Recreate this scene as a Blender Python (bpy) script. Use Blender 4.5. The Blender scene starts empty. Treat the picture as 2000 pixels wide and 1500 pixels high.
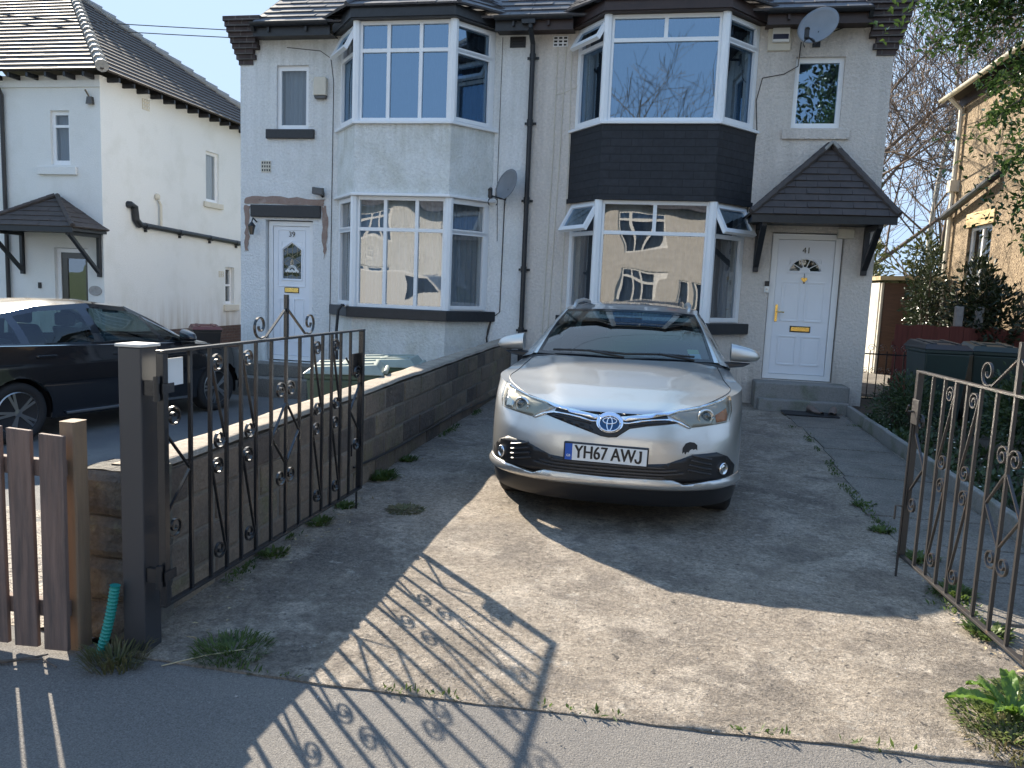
import bpy, bmesh, math, random
from mathutils import Vector, Matrix, noise
R = math.radians
sc = bpy.context.scene
# ---------------------------------------------------------------- camera
cam = bpy.data.objects.new('camera', bpy.data.cameras.new('camera'))
sc.collection.objects.link(cam); sc.camera = cam
cam.data.sensor_fit = 'HORIZONTAL'; cam.data.sensor_width = 36.0
cam.data.lens = 36.0 * 1505.99 / 2000.0
cam.data.clip_start = 0.05; cam.data.clip_end = 3000
_y, _p, _r = 0.189414663, 0.122277045, 0.041515801
_f = Vector((-math.sin(_y) * math.cos(_p), math.cos(_y) * math.cos(_p), -math.sin(_p)))
_x = Vector((math.cos(_y), math.sin(_y), 0)); _u = _x.cross(_f)
_x2 = math.cos(_r) * _x + math.sin(_r) * _u; _u2 = -math.sin(_r) * _x + math.cos(_r) * _u
cam.matrix_world = Matrix(((_x2.x, _u2.x, -_f.x, 0), (_x2.y, _u2.y, -_f.y, 0), (_x2.z, _u2.z, -_f.z, 1.6), (0, 0, 0, 1)))
# ---------------------------------------------------------------- light
SUN_EL, SUN_AZ = R(30.3), R(-45.6)          # azimuth from +y, negative = towards -x
sd = Vector((math.sin(SUN_AZ) * math.cos(SUN_EL), math.cos(SUN_AZ) * math.cos(SUN_EL), math.sin(SUN_EL)))
wd = bpy.data.worlds.new('World'); sc.world = wd; wd.use_nodes = True
wt = wd.node_tree; bg = wt.nodes['Background']
sky = wt.nodes.new('ShaderNodeTexSky'); sky.sky_type = 'NISHITA'; sky.sun_disc = False
sky.sun_elevation = SUN_EL; sky.sun_rotation = SUN_AZ
sky.altitude = 1200; sky.air_density = 1.0; sky.dust_density = 0.1; sky.ozone_density = 1.3
cap = wt.nodes.new('ShaderNodeVectorMath'); cap.operation = 'MINIMUM'; cap.inputs[1].default_value = (1.16, 1.55, 2.12)   # sky colour clamped to keep the glare round the sun pale blue
wt.links.new(sky.outputs[0], cap.inputs[0]); wt.links.new(cap.outputs[0], bg.inputs[0]); bg.inputs[1].default_value = 0.15
sun = bpy.data.objects.new('sun', bpy.data.lights.new('sun', 'SUN')); sc.collection.objects.link(sun)
sun.data.energy = 3.75; sun.data.angle = R(0.55); sun.data.color = (1.0, 0.89, 0.73)
sun.rotation_euler = sd.to_track_quat('Z', 'Y').to_euler(); sun.location = (-12, 12, 14)
sc.view_settings.view_transform = 'Standard'; sc.view_settings.look = 'None'
sc.view_settings.exposure = 1.92; sc.view_settings.gamma = 1.0
sc.cycles.max_bounces = 8; sc.cycles.transparent_max_bounces = 12
# ---------------------------------------------------------------- helpers
class MB:
    def __init__(s): s.v = []; s.f = []; s.m = []
    def add(s, vs, fs, mi=0):
        o = len(s.v); s.v += [tuple(v) for v in vs]
        for f in fs: s.f.append([i + o for i in f]); s.m.append(mi)
    def box(s, x0, x1, y0, y1, z0, z1, mi=0):
        s.add([(x0, y0, z0), (x1, y0, z0), (x1, y1, z0), (x0, y1, z0), (x0, y0, z1), (x1, y0, z1), (x1, y1, z1), (x0, y1, z1)],
              [(0, 3, 2, 1), (4, 5, 6, 7), (0, 1, 5, 4), (1, 2, 6, 5), (2, 3, 7, 6), (3, 0, 4, 7)], mi)
    def hexa(s, p, mi=0):   # 8 points, bottom loop then top loop
        s.add(p, [(0, 3, 2, 1), (4, 5, 6, 7), (0, 1, 5, 4), (1, 2, 6, 5), (2, 3, 7, 6), (3, 0, 4, 7)], mi)
    def prism(s, poly, fn, d0, d1, mi=0):   # fn(u, v, d) -> xyz
        n = len(poly)
        s.add([fn(u, v, d0) for u, v in poly] + [fn(u, v, d1) for u, v in poly],
              [tuple(range(n))[::-1], tuple(range(n, 2 * n))] + [(i, (i + 1) % n, n + (i + 1) % n, n + i) for i in range(n)], mi)
    def bar(s, a, b, w, h, up=(0, 0, 1), mi=0):   # rectangular bar from a to b
        a = Vector(a); b = Vector(b); t = (b - a).normalized(); u = Vector(up)
        if abs(t.dot(u)) > .98: u = Vector((0, 1, 0))
        sx = t.cross(u).normalized(); uu = sx.cross(t).normalized(); q = []
        for p in (a, b):
            for i, j in ((-1, -1), (1, -1), (1, 1), (-1, 1)): q.append(p + sx * i * w / 2 + uu * j * h / 2)
        s.hexa(q, mi)
    def tube(s, pts, r, n=8, mi=0, cap=True):
        pts = [Vector(p) for p in pts]; k = len(pts); rr = r if isinstance(r, (list, tuple)) else [r] * k
        vs = []; pu = None
        for i, p in enumerate(pts):
            t = (pts[min(i + 1, k - 1)] - pts[max(i - 1, 0)])
            t = t.normalized() if t.length > 1e-9 else Vector((0, 0, 1))
            u = pu if pu else (Vector((0, 0, 1)) if abs(t.z) < .9 else Vector((1, 0, 0)))
            u = (u - t * u.dot(t)); u = u.normalized() if u.length > 1e-6 else t.orthogonal().normalized()
            pu = u; w = t.cross(u)
            for j in range(n):
                a = 2 * math.pi * j / n; vs.append(p + (u * math.cos(a) + w * math.sin(a)) * rr[i])
        fs = [(i * n + j, i * n + (j + 1) % n, (i + 1) * n + (j + 1) % n, (i + 1) * n + j) for i in range(k - 1) for j in range(n)]
        if cap: fs += [tuple(range(n))[::-1], tuple(range((k - 1) * n, k * n))]
        s.add(vs, fs, mi)
    def strip(s, pts, nrm, wn, th, mi=0):   # flat bar swept in the plane with normal nrm
        pts = [Vector(p) for p in pts]; nrm = Vector(nrm); k = len(pts); vs = []
        for i, p in enumerate(pts):
            t = (pts[min(i + 1, k - 1)] - pts[max(i - 1, 0)]).normalized(); b = t.cross(nrm).normalized()
            for i2, j2 in ((-1, -1), (1, -1), (1, 1), (-1, 1)): vs.append(p + nrm * i2 * wn / 2 + b * j2 * th / 2)
        fs = [(i * 4 + j, i * 4 + (j + 1) % 4, i * 4 + 4 + (j + 1) % 4, i * 4 + 4 + j) for i in range(k - 1) for j in range(4)]
        s.add(vs, fs + [(3, 2, 1, 0), tuple(range(4 * k - 4, 4 * k))], mi)
    def grid(s, fn, us, vs, mi=0):
        a = len(us); b = len(vs)
        s.add([fn(u, v) for v in vs for u in us],
              [(j * a + i, j * a + i + 1, (j + 1) * a + i + 1, (j + 1) * a + i) for j in range(b - 1) for i in range(a - 1)], mi)
    def lathe(s, c, prof, n=24, ax=2, mi=0):   # prof: (r, h) pairs
        vs = []
        for r, h in prof:
            for j in range(n):
                a = 2 * math.pi * j / n; q = [r * math.cos(a), r * math.sin(a), h]
                if ax == 1: q = [q[0], q[2], q[1]]
                elif ax == 0: q = [q[2], q[0], q[1]]
                vs.append((c[0] + q[0], c[1] + q[1], c[2] + q[2]))
        k = len(prof)
        fs = [(i * n + j, i * n + (j + 1) % n, (i + 1) * n + (j + 1) % n, (i + 1) * n + j) for i in range(k - 1) for j in range(n)]
        s.add(vs, fs + [tuple(range(n))[::-1], tuple(range((k - 1) * n, k * n))], mi)
    def xf(s, M):
        s.v = [tuple(M @ Vector(v)) for v in s.v]; return s
    def merge(s, o, mi=None):
        k = len(s.v); s.v += o.v
        for f, m in zip(o.f, o.m): s.f.append([i + k for i in f]); s.m.append(m if mi is None else mi)
def root_of(o):
    while o.parent: o = o.parent
    return o
def part(mb, name, mats, parent=None, smooth=False, bevel=0, seg=2, label=None, fix=True):
    me = bpy.data.meshes.new(name)
    off = Vector((0, 0, 0))
    if parent is not None: off = root_of(parent).location
    me.from_pydata([(v[0] - off[0], v[1] - off[1], v[2] - off[2]) for v in mb.v], [], mb.f)
    if not isinstance(mats, (list, tuple)): mats = [mats]
    for m in mats: me.materials.append(m)
    me.polygons.foreach_set('material_index', mb.m)
    if fix:
        bm = bmesh.new(); bm.from_mesh(me); bmesh.ops.recalc_face_normals(bm, faces=bm.faces); bm.to_mesh(me); bm.free()
    if smooth: me.polygons.foreach_set('use_smooth', [True] * len(me.polygons))
    me.update()
    o = bpy.data.objects.new(name, me); sc.collection.objects.link(o)
    if parent is not None: o.parent = parent
    if bevel:
        b = o.modifiers.new('bevel', 'BEVEL'); b.width = bevel; b.segments = seg; b.limit_method = 'ANGLE'; b.angle_limit = R(40)
    if label: o['label'] = label
    return o
def tag(o, label, cat, group=None, kind=None):
    o['label'] = label; o['category'] = cat
    if group: o['group'] = group
    if kind: o['kind'] = kind
    return o
def thing(name, label, cat, loc=(0, 0, 0), group=None):
    o = bpy.data.objects.new(name, None); sc.collection.objects.link(o); o.location = loc; o.empty_display_size = .2
    return tag(o, label, cat, group)
def structure(mb, name, mat, **k):
    o = part(mb, name, mat, **k); o['kind'] = 'structure'; return o
def dup(o, parent=None):
    c = o.copy(); sc.collection.objects.link(c)
    if parent is not None: c.parent = parent
    for ch in list(o.children): dup(ch, c)
    return c
# ---------------------------------------------------------------- materials
def nd(t, typ, **kw):
    n = t.nodes.new(typ)
    for k, v in kw.items():
        if k.startswith('i_'): n.inputs[k[2:].replace('_', ' ')].default_value = v
        else: setattr(n, k, v)
    return n
def mat(name, col, rough=.6, metal=0, var=(), bumps=(), coat=0, spec=None, two=None, stain=None, brick=None, stretch=None, voro=None):
    """var: (scale, amount) brightness noise; two: (col2, scale, lo, hi) patchy second colour; bumps: (scale, strength, dist)"""
    m = bpy.data.materials.new(name); m.use_nodes = True; t = m.node_tree; b = t.nodes['Principled BSDF']
    b.inputs['Roughness'].default_value = rough; b.inputs['Metallic'].default_value = metal
    if coat: b.inputs['Coat Weight'].default_value = coat; b.inputs['Coat Roughness'].default_value = .03
    if spec is not None: b.inputs['Specular IOR Level'].default_value = spec
    tc = t.nodes.new('ShaderNodeTexCoord'); src = tc.outputs['Object']
    if stretch:
        mp = nd(t, 'ShaderNodeMapping'); mp.inputs['Scale'].default_value = stretch
        t.links.new(src, mp.inputs[0]); src = mp.outputs[0]
    cur = None
    def mix(fac, a, bb, mode='MIX'):
        x = t.nodes.new('ShaderNodeMix'); x.data_type = 'RGBA'; x.blend_type = mode
        for s_, val in ((0, fac), (6, a), (7, bb)):
            if hasattr(val, 'links'): t.links.new(val, x.inputs[s_])
            elif s_ == 0: x.inputs[0].default_value = val
            else: x.inputs[s_].default_value = (*val[:3], 1)
        return x.outputs[2]
    def ramp(o, lo, hi, a=0., c=1.):
        r = nd(t, 'ShaderNodeMapRange'); r.inputs[1].default_value = lo; r.inputs[2].default_value = hi
        r.inputs[3].default_value = a; r.inputs[4].default_value = c; t.links.new(o, r.inputs[0]); return r.outputs[0]
    def noi(scale, det=4, rg=.6, source=None):
        n = nd(t, 'ShaderNodeTexNoise'); n.inputs['Scale'].default_value = scale; n.inputs['Detail'].default_value = det
        n.inputs['Roughness'].default_value = rg; t.links.new(source or src, n.inputs['Vector']); return n.outputs[0]
    cur = tuple(col)
    bh = None
    if brick:   # (scale, width, height, mortar, col2, mortarcol, axis)
        bk = nd(t, 'ShaderNodeTexBrick'); bk.inputs['Scale'].default_value = 1; bk.inputs['Brick Width'].default_value = brick[0]
        bk.inputs['Row Height'].default_value = brick[1]; bk.inputs['Mortar Size'].default_value = brick[2]; bk.inputs['Mortar Smooth'].default_value = .3
        bk.inputs['Color1'].default_value = (*col, 1); bk.inputs['Color2'].default_value = (*brick[3], 1); bk.inputs['Mortar'].default_value = (*brick[4], 1)
        sp = nd(t, 'ShaderNodeSeparateXYZ'); cb = nd(t, 'ShaderNodeCombineXYZ'); t.links.new(src, sp.inputs[0])
        if brick[5] == 'xz': t.links.new(sp.outputs[0], cb.inputs[0])
        elif brick[5] == 'yz': t.links.new(sp.outputs[1], cb.inputs[0])
        else:
            ad = nd(t, 'ShaderNodeMath', operation='ADD'); t.links.new(sp.outputs[0], ad.inputs[0]); t.links.new(sp.outputs[1], ad.inputs[1]); t.links.new(ad.outputs[0], cb.inputs[0])
        t.links.new(sp.outputs[2], cb.inputs[1]); t.links.new(cb.outputs[0], bk.inputs[0]); cur = bk.outputs[0]; bh = bk.outputs[1]
    if two:
        for (c2, s2, lo, hi) in (two if isinstance(two, list) else [two]):
            cur = mix(ramp(noi(s2, 6, .65), lo, hi), cur, c2)
    if stain:   # (col, sx, sz, z0, z1, amount): vertical streaks between heights
        for (c2, sx, sz, z0, z1, am) in stain:
            mp = nd(t, 'ShaderNodeMapping'); mp.inputs['Scale'].default_value = (sx, sx, sz); t.links.new(tc.outputs['Object'], mp.inputs[0])
            f1 = ramp(noi(1, 5, .6, mp.outputs[0]), .42, .7)
            sp = nd(t, 'ShaderNodeSeparateXYZ'); t.links.new(tc.outputs['Object'], sp.inputs[0])
            f2 = ramp(sp.outputs[2], z0, z1, 0, am)
            mu = nd(t, 'ShaderNodeMath', operation='MULTIPLY'); t.links.new(f1, mu.inputs[0]); t.links.new(f2, mu.inputs[1])
            cur = mix(mu.outputs[0], cur, c2)
    for (s1, am) in var:
        g = ramp(noi(s1), .25, .75, 1 - am, 1 + am); hs = nd(t, 'ShaderNodeHueSaturation'); t.links.new(g, hs.inputs['Value'])
        if hasattr(cur, 'links'): t.links.new(cur, hs.inputs['Color'])
        else: hs.inputs['Color'].default_value = (*cur, 1)
        cur = hs.outputs[0]
    if hasattr(cur, 'links'): t.links.new(cur, b.inputs['Base Color'])
    else: b.inputs['Base Color'].default_value = (*cur, 1)
    prev = None
    if voro:
        vn = nd(t, 'ShaderNodeTexVoronoi'); vn.inputs['Scale'].default_value = voro[0]; t.links.new(src, vn.inputs['Vector'])
        bp = nd(t, 'ShaderNodeBump'); bp.inputs['Strength'].default_value = voro[1]; bp.inputs['Distance'].default_value = voro[2]; bp.invert = True
        t.links.new(vn.outputs[0], bp.inputs['Height']); prev = bp.outputs[0]
    for (s1, st, ds) in bumps:
        bp = nd(t, 'ShaderNodeBump'); bp.inputs['Strength'].default_value = st; bp.inputs['Distance'].default_value = ds
        t.links.new(noi(s1, 5, .65), bp.inputs['Height'])
        if prev: t.links.new(prev, bp.inputs['Normal'])
        prev = bp.outputs[0]
    if bh is not None:
        bp = nd(t, 'ShaderNodeBump'); bp.inputs['Strength'].default_value = .8; bp.inputs['Distance'].default_value = .008; bp.invert = True
        t.links.new(bh, bp.inputs['Height'])
        if prev: t.links.new(prev, bp.inputs['Normal'])
        prev = bp.outputs[0]
    if prev: t.links.new(prev, b.inputs['Normal'])
    return m
def glass(name, tint, ior=1.7, wave=None, rough=.004, gcol=(1, 1, 1)):
    m = bpy.data.materials.new(name); m.use_nodes = True; t = m.node_tree
    t.nodes.remove(t.nodes['Principled BSDF']); out = t.nodes['Material Output']
    lw = nd(t, 'ShaderNodeLayerWeight'); pw = nd(t, 'ShaderNodeMath', operation='POWER'); pw.inputs[1].default_value = 5; lw.inputs[0].default_value = .5; t.links.new(lw.outputs['Facing'], pw.inputs[0])
    r0 = ((ior - 1) / (ior + 1)) ** 2; fr = nd(t, 'ShaderNodeMath', operation='MULTIPLY_ADD'); fr.inputs[1].default_value = 1 - r0; fr.inputs[2].default_value = r0; t.links.new(pw.outputs[0], fr.inputs[0])
    tr = nd(t, 'ShaderNodeBsdfTransparent'); tr.inputs[0].default_value = (*tint, 1)
    gl = nd(t, 'ShaderNodeBsdfGlossy'); gl.inputs['Roughness'].default_value = rough; gl.inputs['Color'].default_value = (*gcol, 1)
    mx = nd(t, 'ShaderNodeMixShader'); t.links.new(fr.outputs[0], mx.inputs[0]); t.links.new(tr.outputs[0], mx.inputs[1]); t.links.new(gl.outputs[0], mx.inputs[2])
    if wave:
        tc = t.nodes.new('ShaderNodeTexCoord'); n = nd(t, 'ShaderNodeTexNoise'); n.inputs['Scale'].default_value = wave[0]; n.inputs['Detail'].default_value = 0
        t.links.new(tc.outputs['Object'], n.inputs['Vector']); bp = nd(t, 'ShaderNodeBump'); bp.inputs['Strength'].default_value = 1; bp.inputs['Distance'].default_value = wave[1]
        t.links.new(n.outputs[0], bp.inputs['Height']); t.links.new(bp.outputs[0], gl.inputs['Normal'])
    t.links.new(mx.outputs[0], out.inputs[0]); return m
def leafmat(name, c1, c2, rough=.45, trans=.25, scale=6.):
    m = bpy.data.materials.new(name); m.use_nodes = True; t = m.node_tree; b = t.nodes['Principled BSDF']; out = t.nodes['Material Output']
    tc = t.nodes.new('ShaderNodeTexCoord'); n = nd(t, 'ShaderNodeTexNoise'); n.inputs['Scale'].default_value = scale; t.links.new(tc.outputs['Object'], n.inputs['Vector'])
    x = t.nodes.new('ShaderNodeMix'); x.data_type = 'RGBA'; x.inputs[6].default_value = (*c1, 1); x.inputs[7].default_value = (*c2, 1)
    r = nd(t, 'ShaderNodeMapRange'); r.inputs[1].default_value = .35; r.inputs[2].default_value = .65; t.links.new(n.outputs[0], r.inputs[0]); t.links.new(r.outputs[0], x.inputs[0])
    t.links.new(x.outputs[2], b.inputs['Base Color']); b.inputs['Roughness'].default_value = rough
    tl = nd(t, 'ShaderNodeBsdfTranslucent'); t.links.new(x.outputs[2], tl.inputs[0]); mx = nd(t, 'ShaderNodeMixShader'); mx.inputs[0].default_value = trans
    t.links.new(b.outputs[0], mx.inputs[1]); t.links.new(tl.outputs[0], mx.inputs[2]); t.links.new(mx.outputs[0], out.inputs[0]); return m
M = {}
M['white_render'] = mat('white_render', (.82, .825, .82), .85, two=[((.66, .67, .64), 1.3, .5, .8), ((.5, .49, .45), 5, .66, .85)], var=[(30, .12)], bumps=[(30, 1, .03), (75, .6, .008)],
                        stain=[((.42, .42, .36), 9, .7, .9, .35, .8), ((.5, .5, .46), 8, .5, 2.5, 5.2, .45), ((.45, .45, .40), 6, .3, 3.1, 3.75, .22)])
M['bay_render'] = mat('bay_render', (.80, .81, .79), .85, var=[(30, .12)], bumps=[(30, 1, .03), (75, .6, .008)], two=[((.60, .60, .54), 2.2, .45, .8)],
                      stain=[((.42, .42, .35), 11, .55, 3.3, 3.85, .5), ((.56, .57, .47), 3, .7, 3.4, 2.9, .4)])
M['cream_render'] = mat('cream_render', (.72, .66, .60), .85, two=[((.60, .545, .49), 1.1, .5, .8)], var=[(28, .12)], bumps=[(26, 1, .032), (75, .6, .008)],
                        stain=[((.40, .35, .30), 9, .5, 1.0, .35, .8), ((.42, .38, .34), 7, .35, 2.6, 3.8, .35)])
M['left_render'] = mat('left_render', (.74, .74, .72), .85, two=[((.62, .62, .58), .9, .5, .8)], var=[(40, .05)], bumps=[(45, .7, .01)], stain=[((.42, .36, .28), 6, .5, 1.2, .4, .7)])
M['pale_render'] = mat('pale_render', (.60, .58, .55), .85, var=[(3, .15)])
M['pebbledash'] = mat('pebbledash', (.27, .205, .135), .9, var=[(26, .3)], two=[((.10, .065, .035), 24, .52, .60), ((.55, .43, .28), 30, .58, .66)], bumps=[(24, 1, .04)])
M['upvc'] = mat('upvc', (.82, .83, .84), .32, var=[(3, .03)], two=[((.66, .67, .66), 6, .62, .85)])
M['door_white'] = mat('door_white', (.80, .82, .86), .35, var=[(4, .02)], bumps=[(200, .05, .001)])
M['black_paint'] = mat('black_paint', (.018, .02, .024), .45, var=[(20, .3)], bumps=[(60, .25, .004)])
M['brown_paint'] = mat('brown_paint', (.035, .02, .018), .5, var=[(10, .3)])
M['iron'] = mat('iron', (.014, .015, .018), .24, spec=.7, bumps=[(180, .12, .002)], two=[((.06, .035, .02), 14, .70, .8)])
M['iron_old'] = mat('iron_old', (.030, .027, .026), .40, spec=.6, bumps=[(160, .25, .002)], two=[((.09, .05, .03), 18, .6, .75)])
M['post_metal'] = mat('post_metal', (.035, .036, .042), .38, spec=.6, bumps=[(120, .12, .002)], two=[((.08, .06, .05), 9, .65, .8)])
M['slate'] = mat('slate', (.085, .085, .095), .6, var=[(7, .35), (50, .15)], bumps=[(40, .4, .006)], two=[((.16, .15, .13), 5, .62, .8)])
M['tile'] = mat('tile', (.062, .050, .045), .7, var=[(6, .25)], bumps=[(50, .3, .005)])
M['hung_tile'] = mat('hung_tile', (.014, .016, .021), .7, var=[(14, .35)], bumps=[(40, .3, .004)], brick=(.28, .105, .004, (.02, .022, .028), (.006, .007, .009), 'sum'))
M['brick_dark'] = mat('brick_dark', (.06, .042, .04), .8, var=[(9, .35)], bumps=[(70, .5, .006)], brick=(.225, .075, .01, (.045, .033, .034), (.10, .09, .085), 'sum'))
M['brick_plinth'] = mat('brick_plinth', (.10, .06, .05), .85, var=[(20, .3)], brick=(.225, .075, .01, (.12, .075, .06), (.13, .11, .10), 'sum'))
M['lead'] = mat('lead', (.30, .29, .27), .6, var=[(8, .2)])
M['cap_stone'] = mat('cap_stone', (.60, .58, .54), .8, var=[(15, .15)], bumps=[(60, .4, .005)])
M['brass'] = mat('brass', (.75, .52, .16), .25, 1.0)
M['chrome'] = mat('chrome', (.78, .80, .84), .07, 1.0)
M['steel'] = mat('steel', (.45, .46, .48), .3, 1.0)
M['dish'] = mat('dish', (.20, .21, .225), .5, var=[(6, .1)])
M['plastic_black'] = mat('plastic_black', (.015, .015, .017), .4)
M['plastic_cream'] = mat('plastic_cream', (.62, .57, .47), .5, var=[(12, .06)])
M['plastic_white'] = mat('plastic_white', (.78, .78, .76), .4)
M['navy'] = mat('navy', (.012, .016, .05), .4)
M['concrete'] = mat('concrete', (.42, .358, .29), .92, two=[((.245, .212, .178), .9, .46, .62), ((.54, .47, .39), 2.6, .50, .62), ((.26, .225, .19), 4.5, .56, .66), ((.11, .10, .09), 24, .60, .70), ((.12, .105, .09), 5.5, .65, .72), ((.54, .485, .415), 11, .60, .70)],
                    var=[(36, .42), (90, .36)], bumps=[(6, .6, .07), (19, .8, .05), (40, 1, .05), (85, 1, .024)])
M['tarmac'] = mat('tarmac', (.165, .155, .145), .9, two=[((.21, .195, .175), 1.2, .45, .75)], var=[(160, .5), (60, .2)], bumps=[(130, 1, .012), (12, .3, .02)])
M['next_drive'] = mat('next_drive', (.115, .115, .115), .9, two=[((.17, .165, .155), 1.0, .45, .7), ((.05, .065, .035), 3.0, .64, .75)], var=[(100, .25)], bumps=[(110, .8, .008)])
M['road'] = mat('road', (.055, .055, .057), .9, var=[(200, .3)], bumps=[(200, .7, .006)])
M['gravel'] = mat('gravel', (.42, .37, .31), .9, var=[(60, .35), (150, .3)], bumps=[(60, 1, .02)], voro=(45, 1, .02))
M['slab'] = mat('slab', (.20, .18, .155), .9, two=[((.12, .11, .095), 2.2, .42, .7), ((.10, .11, .07), 6, .6, .75)], var=[(50, .35), (100, .3)], bumps=[(18, .6, .02), (70, 1, .014)])
M['kerb_stone'] = mat('kerb_stone', (.25, .24, .225), .9, two=[((.14, .15, .10), 4, .5, .75)], var=[(60, .2)], bumps=[(50, .7, .012)])
M['soil'] = mat('soil', (.07, .055, .04), .95, var=[(20, .3)], bumps=[(25, 1, .04)])
M['grassland'] = mat('grassland', (.06, .085, .03), .95, var=[(8, .3)], bumps=[(20, 1, .05)])
M['block'] = mat('block', (.21, .16, .12), .9, two=[((.11, .09, .075), 3.0, .42, .68), ((.27, .215, .155), 6, .55, .75), ((.17, .15, .08), 2.2, .55, .75)], var=[(60, .22)], bumps=[(26, .9, .02), (110, .7, .006)])
M['block_dark'] = mat('block_dark', (.135, .105, .085), .9, two=[((.08, .07, .06), 3.5, .42, .68), ((.20, .16, .115), 6, .55, .75)], var=[(60, .25)], bumps=[(20, 1, .03), (90, .8, .008)])
M['block_tan'] = mat('block_tan', (.25, .195, .14), .9, two=[((.15, .12, .09), 3.5, .42, .68), ((.18, .17, .09), 4, .55, .72)], var=[(60, .25)], bumps=[(20, 1, .03), (90, .8, .008)])
M['block_top'] = mat('block_top', (.36, .30, .235), .9, two=[((.22, .185, .145), 5, .45, .75)], var=[(80, .25)], bumps=[(40, .9, .015), (130, .7, .006)])
M['pier_stone'] = mat('pier_stone', (.15, .138, .115), .9, two=[((.085, .08, .075), 4.0, .40, .58), ((.20, .20, .13), 7, .55, .75)], var=[(40, .25)], bumps=[(22, 1, .03), (90, .8, .01)])
M['mortar'] = mat('mortar', (.20, .175, .145), .95, bumps=[(60, .8, .01)], var=[(30, .2)])
M['picket'] = mat('picket', (.17, .115, .095), .8, two=[((.085, .068, .064), 2.0, .4, .7)], stretch=(14, 14, 1.2), var=[(3, .25)], bumps=[(8, .6, .006)])
M['post_wood'] = mat('post_wood', (.24, .17, .11), .8, two=[((.17, .12, .085), 2.0, .45, .7)], stretch=(12, 12, 1.0), var=[(4, .2)], bumps=[(8, .6, .006)])
M['shed_wood'] = mat('shed_wood', (.10, .06, .045), .8, stretch=(1, 1, 12), var=[(4, .3)], bumps=[(6, .6, .008)])
M['red_fence'] = mat('red_fence', (.16, .045, .035), .8, stretch=(20, 20, 1), var=[(2, .3)], bumps=[(6, .5, .006)])
M['brown_fence'] = mat('brown_fence', (.13, .065, .045), .8, stretch=(12, 12, 1), var=[(2, .3)], bumps=[(6, .5, .006)])
M['conc_post'] = mat('conc_post', (.34, .33, .32), .9, var=[(20, .2)], bumps=[(60, .6, .006)])
M['garage_white'] = mat('garage_white', (.50, .48, .43), .85, var=[(8, .12)], bumps=[(30, .9, .02)])
M['bin_green'] = mat('bin_green', (.05, .085, .06), .5, var=[(6, .15)], bumps=[(90, .15, .003)])
M['bin_lid_sunlit'] = mat('bin_lid_sunlit', (.26, .30, .26), .42, var=[(5, .2)], bumps=[(90, .15, .003)])  # lid green paled: sunlight and reflection put into the colour
M['bin_dark'] = mat('bin_dark', (.010, .026, .024), .45, var=[(6, .15)])
M['bin_black'] = mat('bin_black', (.02, .02, .022), .45)
M['bin_red'] = mat('bin_red', (.10, .03, .03), .5)
M['hose_green'] = mat('hose_green', (.01, .22, .19), .45)
M['hosepipe'] = mat('hosepipe', (.02, .022, .026), .5)
M['curtain_grey'] = mat('curtain_grey', (.30, .32, .34), .9, var=[(4, .1)])
M['curtain_dark'] = mat('curtain_dark', (.085, .09, .10), .9, var=[(4, .2)])
M['curtain_net'] = mat('curtain_net', (.42, .43, .45), .9)
M['curtain_cream'] = mat('curtain_cream', (.42, .38, .30), .9)
M['blind_blue'] = mat('blind_blue', (.055, .115, .24), .6)
M['interior'] = mat('interior', (.03, .03, .032), .9)
M['glass'] = glass('glass', (.70, .76, .80), 2.35, wave=(1.9, .0055))
M['glass_flat'] = glass('glass_flat', (.40, .46, .52), 3.5, wave=(.9, .0012), gcol=(.50, .74, 1))  # blue of the mirrored sky put into the reflection colour
M['glass_obscure'] = glass('glass_obscure', (.55, .62, .66), 1.75, wave=(8, .012))
M['car_glass'] = glass('car_glass', (.42, .52, .50), 1.65)
M['screen_glass'] = glass('screen_glass', (.42, .50, .54), 1.95)
M['lamp_cover'] = glass('lamp_cover', (.90, .90, .88), 1.28)
M['silver'] = mat('silver', (.58, .575, .56), .33, .78, coat=1.0, bumps=[(900, .03, .0005)])
M['silver_dull'] = mat('silver_dull', (.5, .5, .49), .35, .6)
M['car_black'] = mat('car_black', (.008, .009, .013), .18, 0, coat=1.0, spec=.5)
M['trim'] = mat('trim', (.012, .012, .014), .42)
M['trim_gloss'] = mat('trim_gloss', (.01, .01, .012), .12)
M['slat'] = mat('slat', (.045, .046, .05), .25)  # grey highlights put into the colour, paler than the black trim
M['tyre'] = mat('tyre', (.02, .02, .022), .8, bumps=[(70, .3, .004)])
M['alloy'] = mat('alloy', (.36, .37, .39), .3, .9)
M['lamp_dark'] = mat('lamp_dark', (.09, .085, .08), .22, .6)
M['lamp_inner'] = mat('lamp_inner', (.36, .345, .31), .35, .5)
M['lamp_bowl'] = mat('lamp_bowl', (.7, .7, .68), .12, .95)
M['amber'] = mat('amber', (.40, .13, .03), .25)
M['plate_white'] = mat('plate_white', (.74, .76, .76), .35)
M['plate_blue'] = mat('plate_blue', (.01, .09, .42), .35)
M['emblem_blue'] = mat('emblem_blue', (.012, .06, .15), .12)
M['seat'] = mat('seat', (.05, .05, .055), .8)
M['sticker_green'] = mat('sticker_green', (.30, .48, .20), .5)
M['sticker_pale'] = mat('sticker_pale', (.30, .50, .52), .5)
M['rubber'] = mat('rubber', (.02, .02, .02), .7)
M['exposed'] = mat('exposed', (.30, .215, .18), .9, two=[((.42, .36, .32), 8, .5, .75), ((.16, .11, .09), 14, .58, .75)], bumps=[(40, .9, .012)])
M['bark'] = mat('bark', (.10, .08, .065), .9, var=[(12, .3)], bumps=[(25, .8, .02)])
M['birch'] = mat('birch', (.46, .43, .38), .8, two=[((.08, .07, .06), 9, .6, .72)], bumps=[(25, .5, .01)])
M['twig'] = mat('twig', (.12, .085, .065), .85)
M['lead_line'] = mat('lead_line', (.40, .34, .22), .5)
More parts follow.
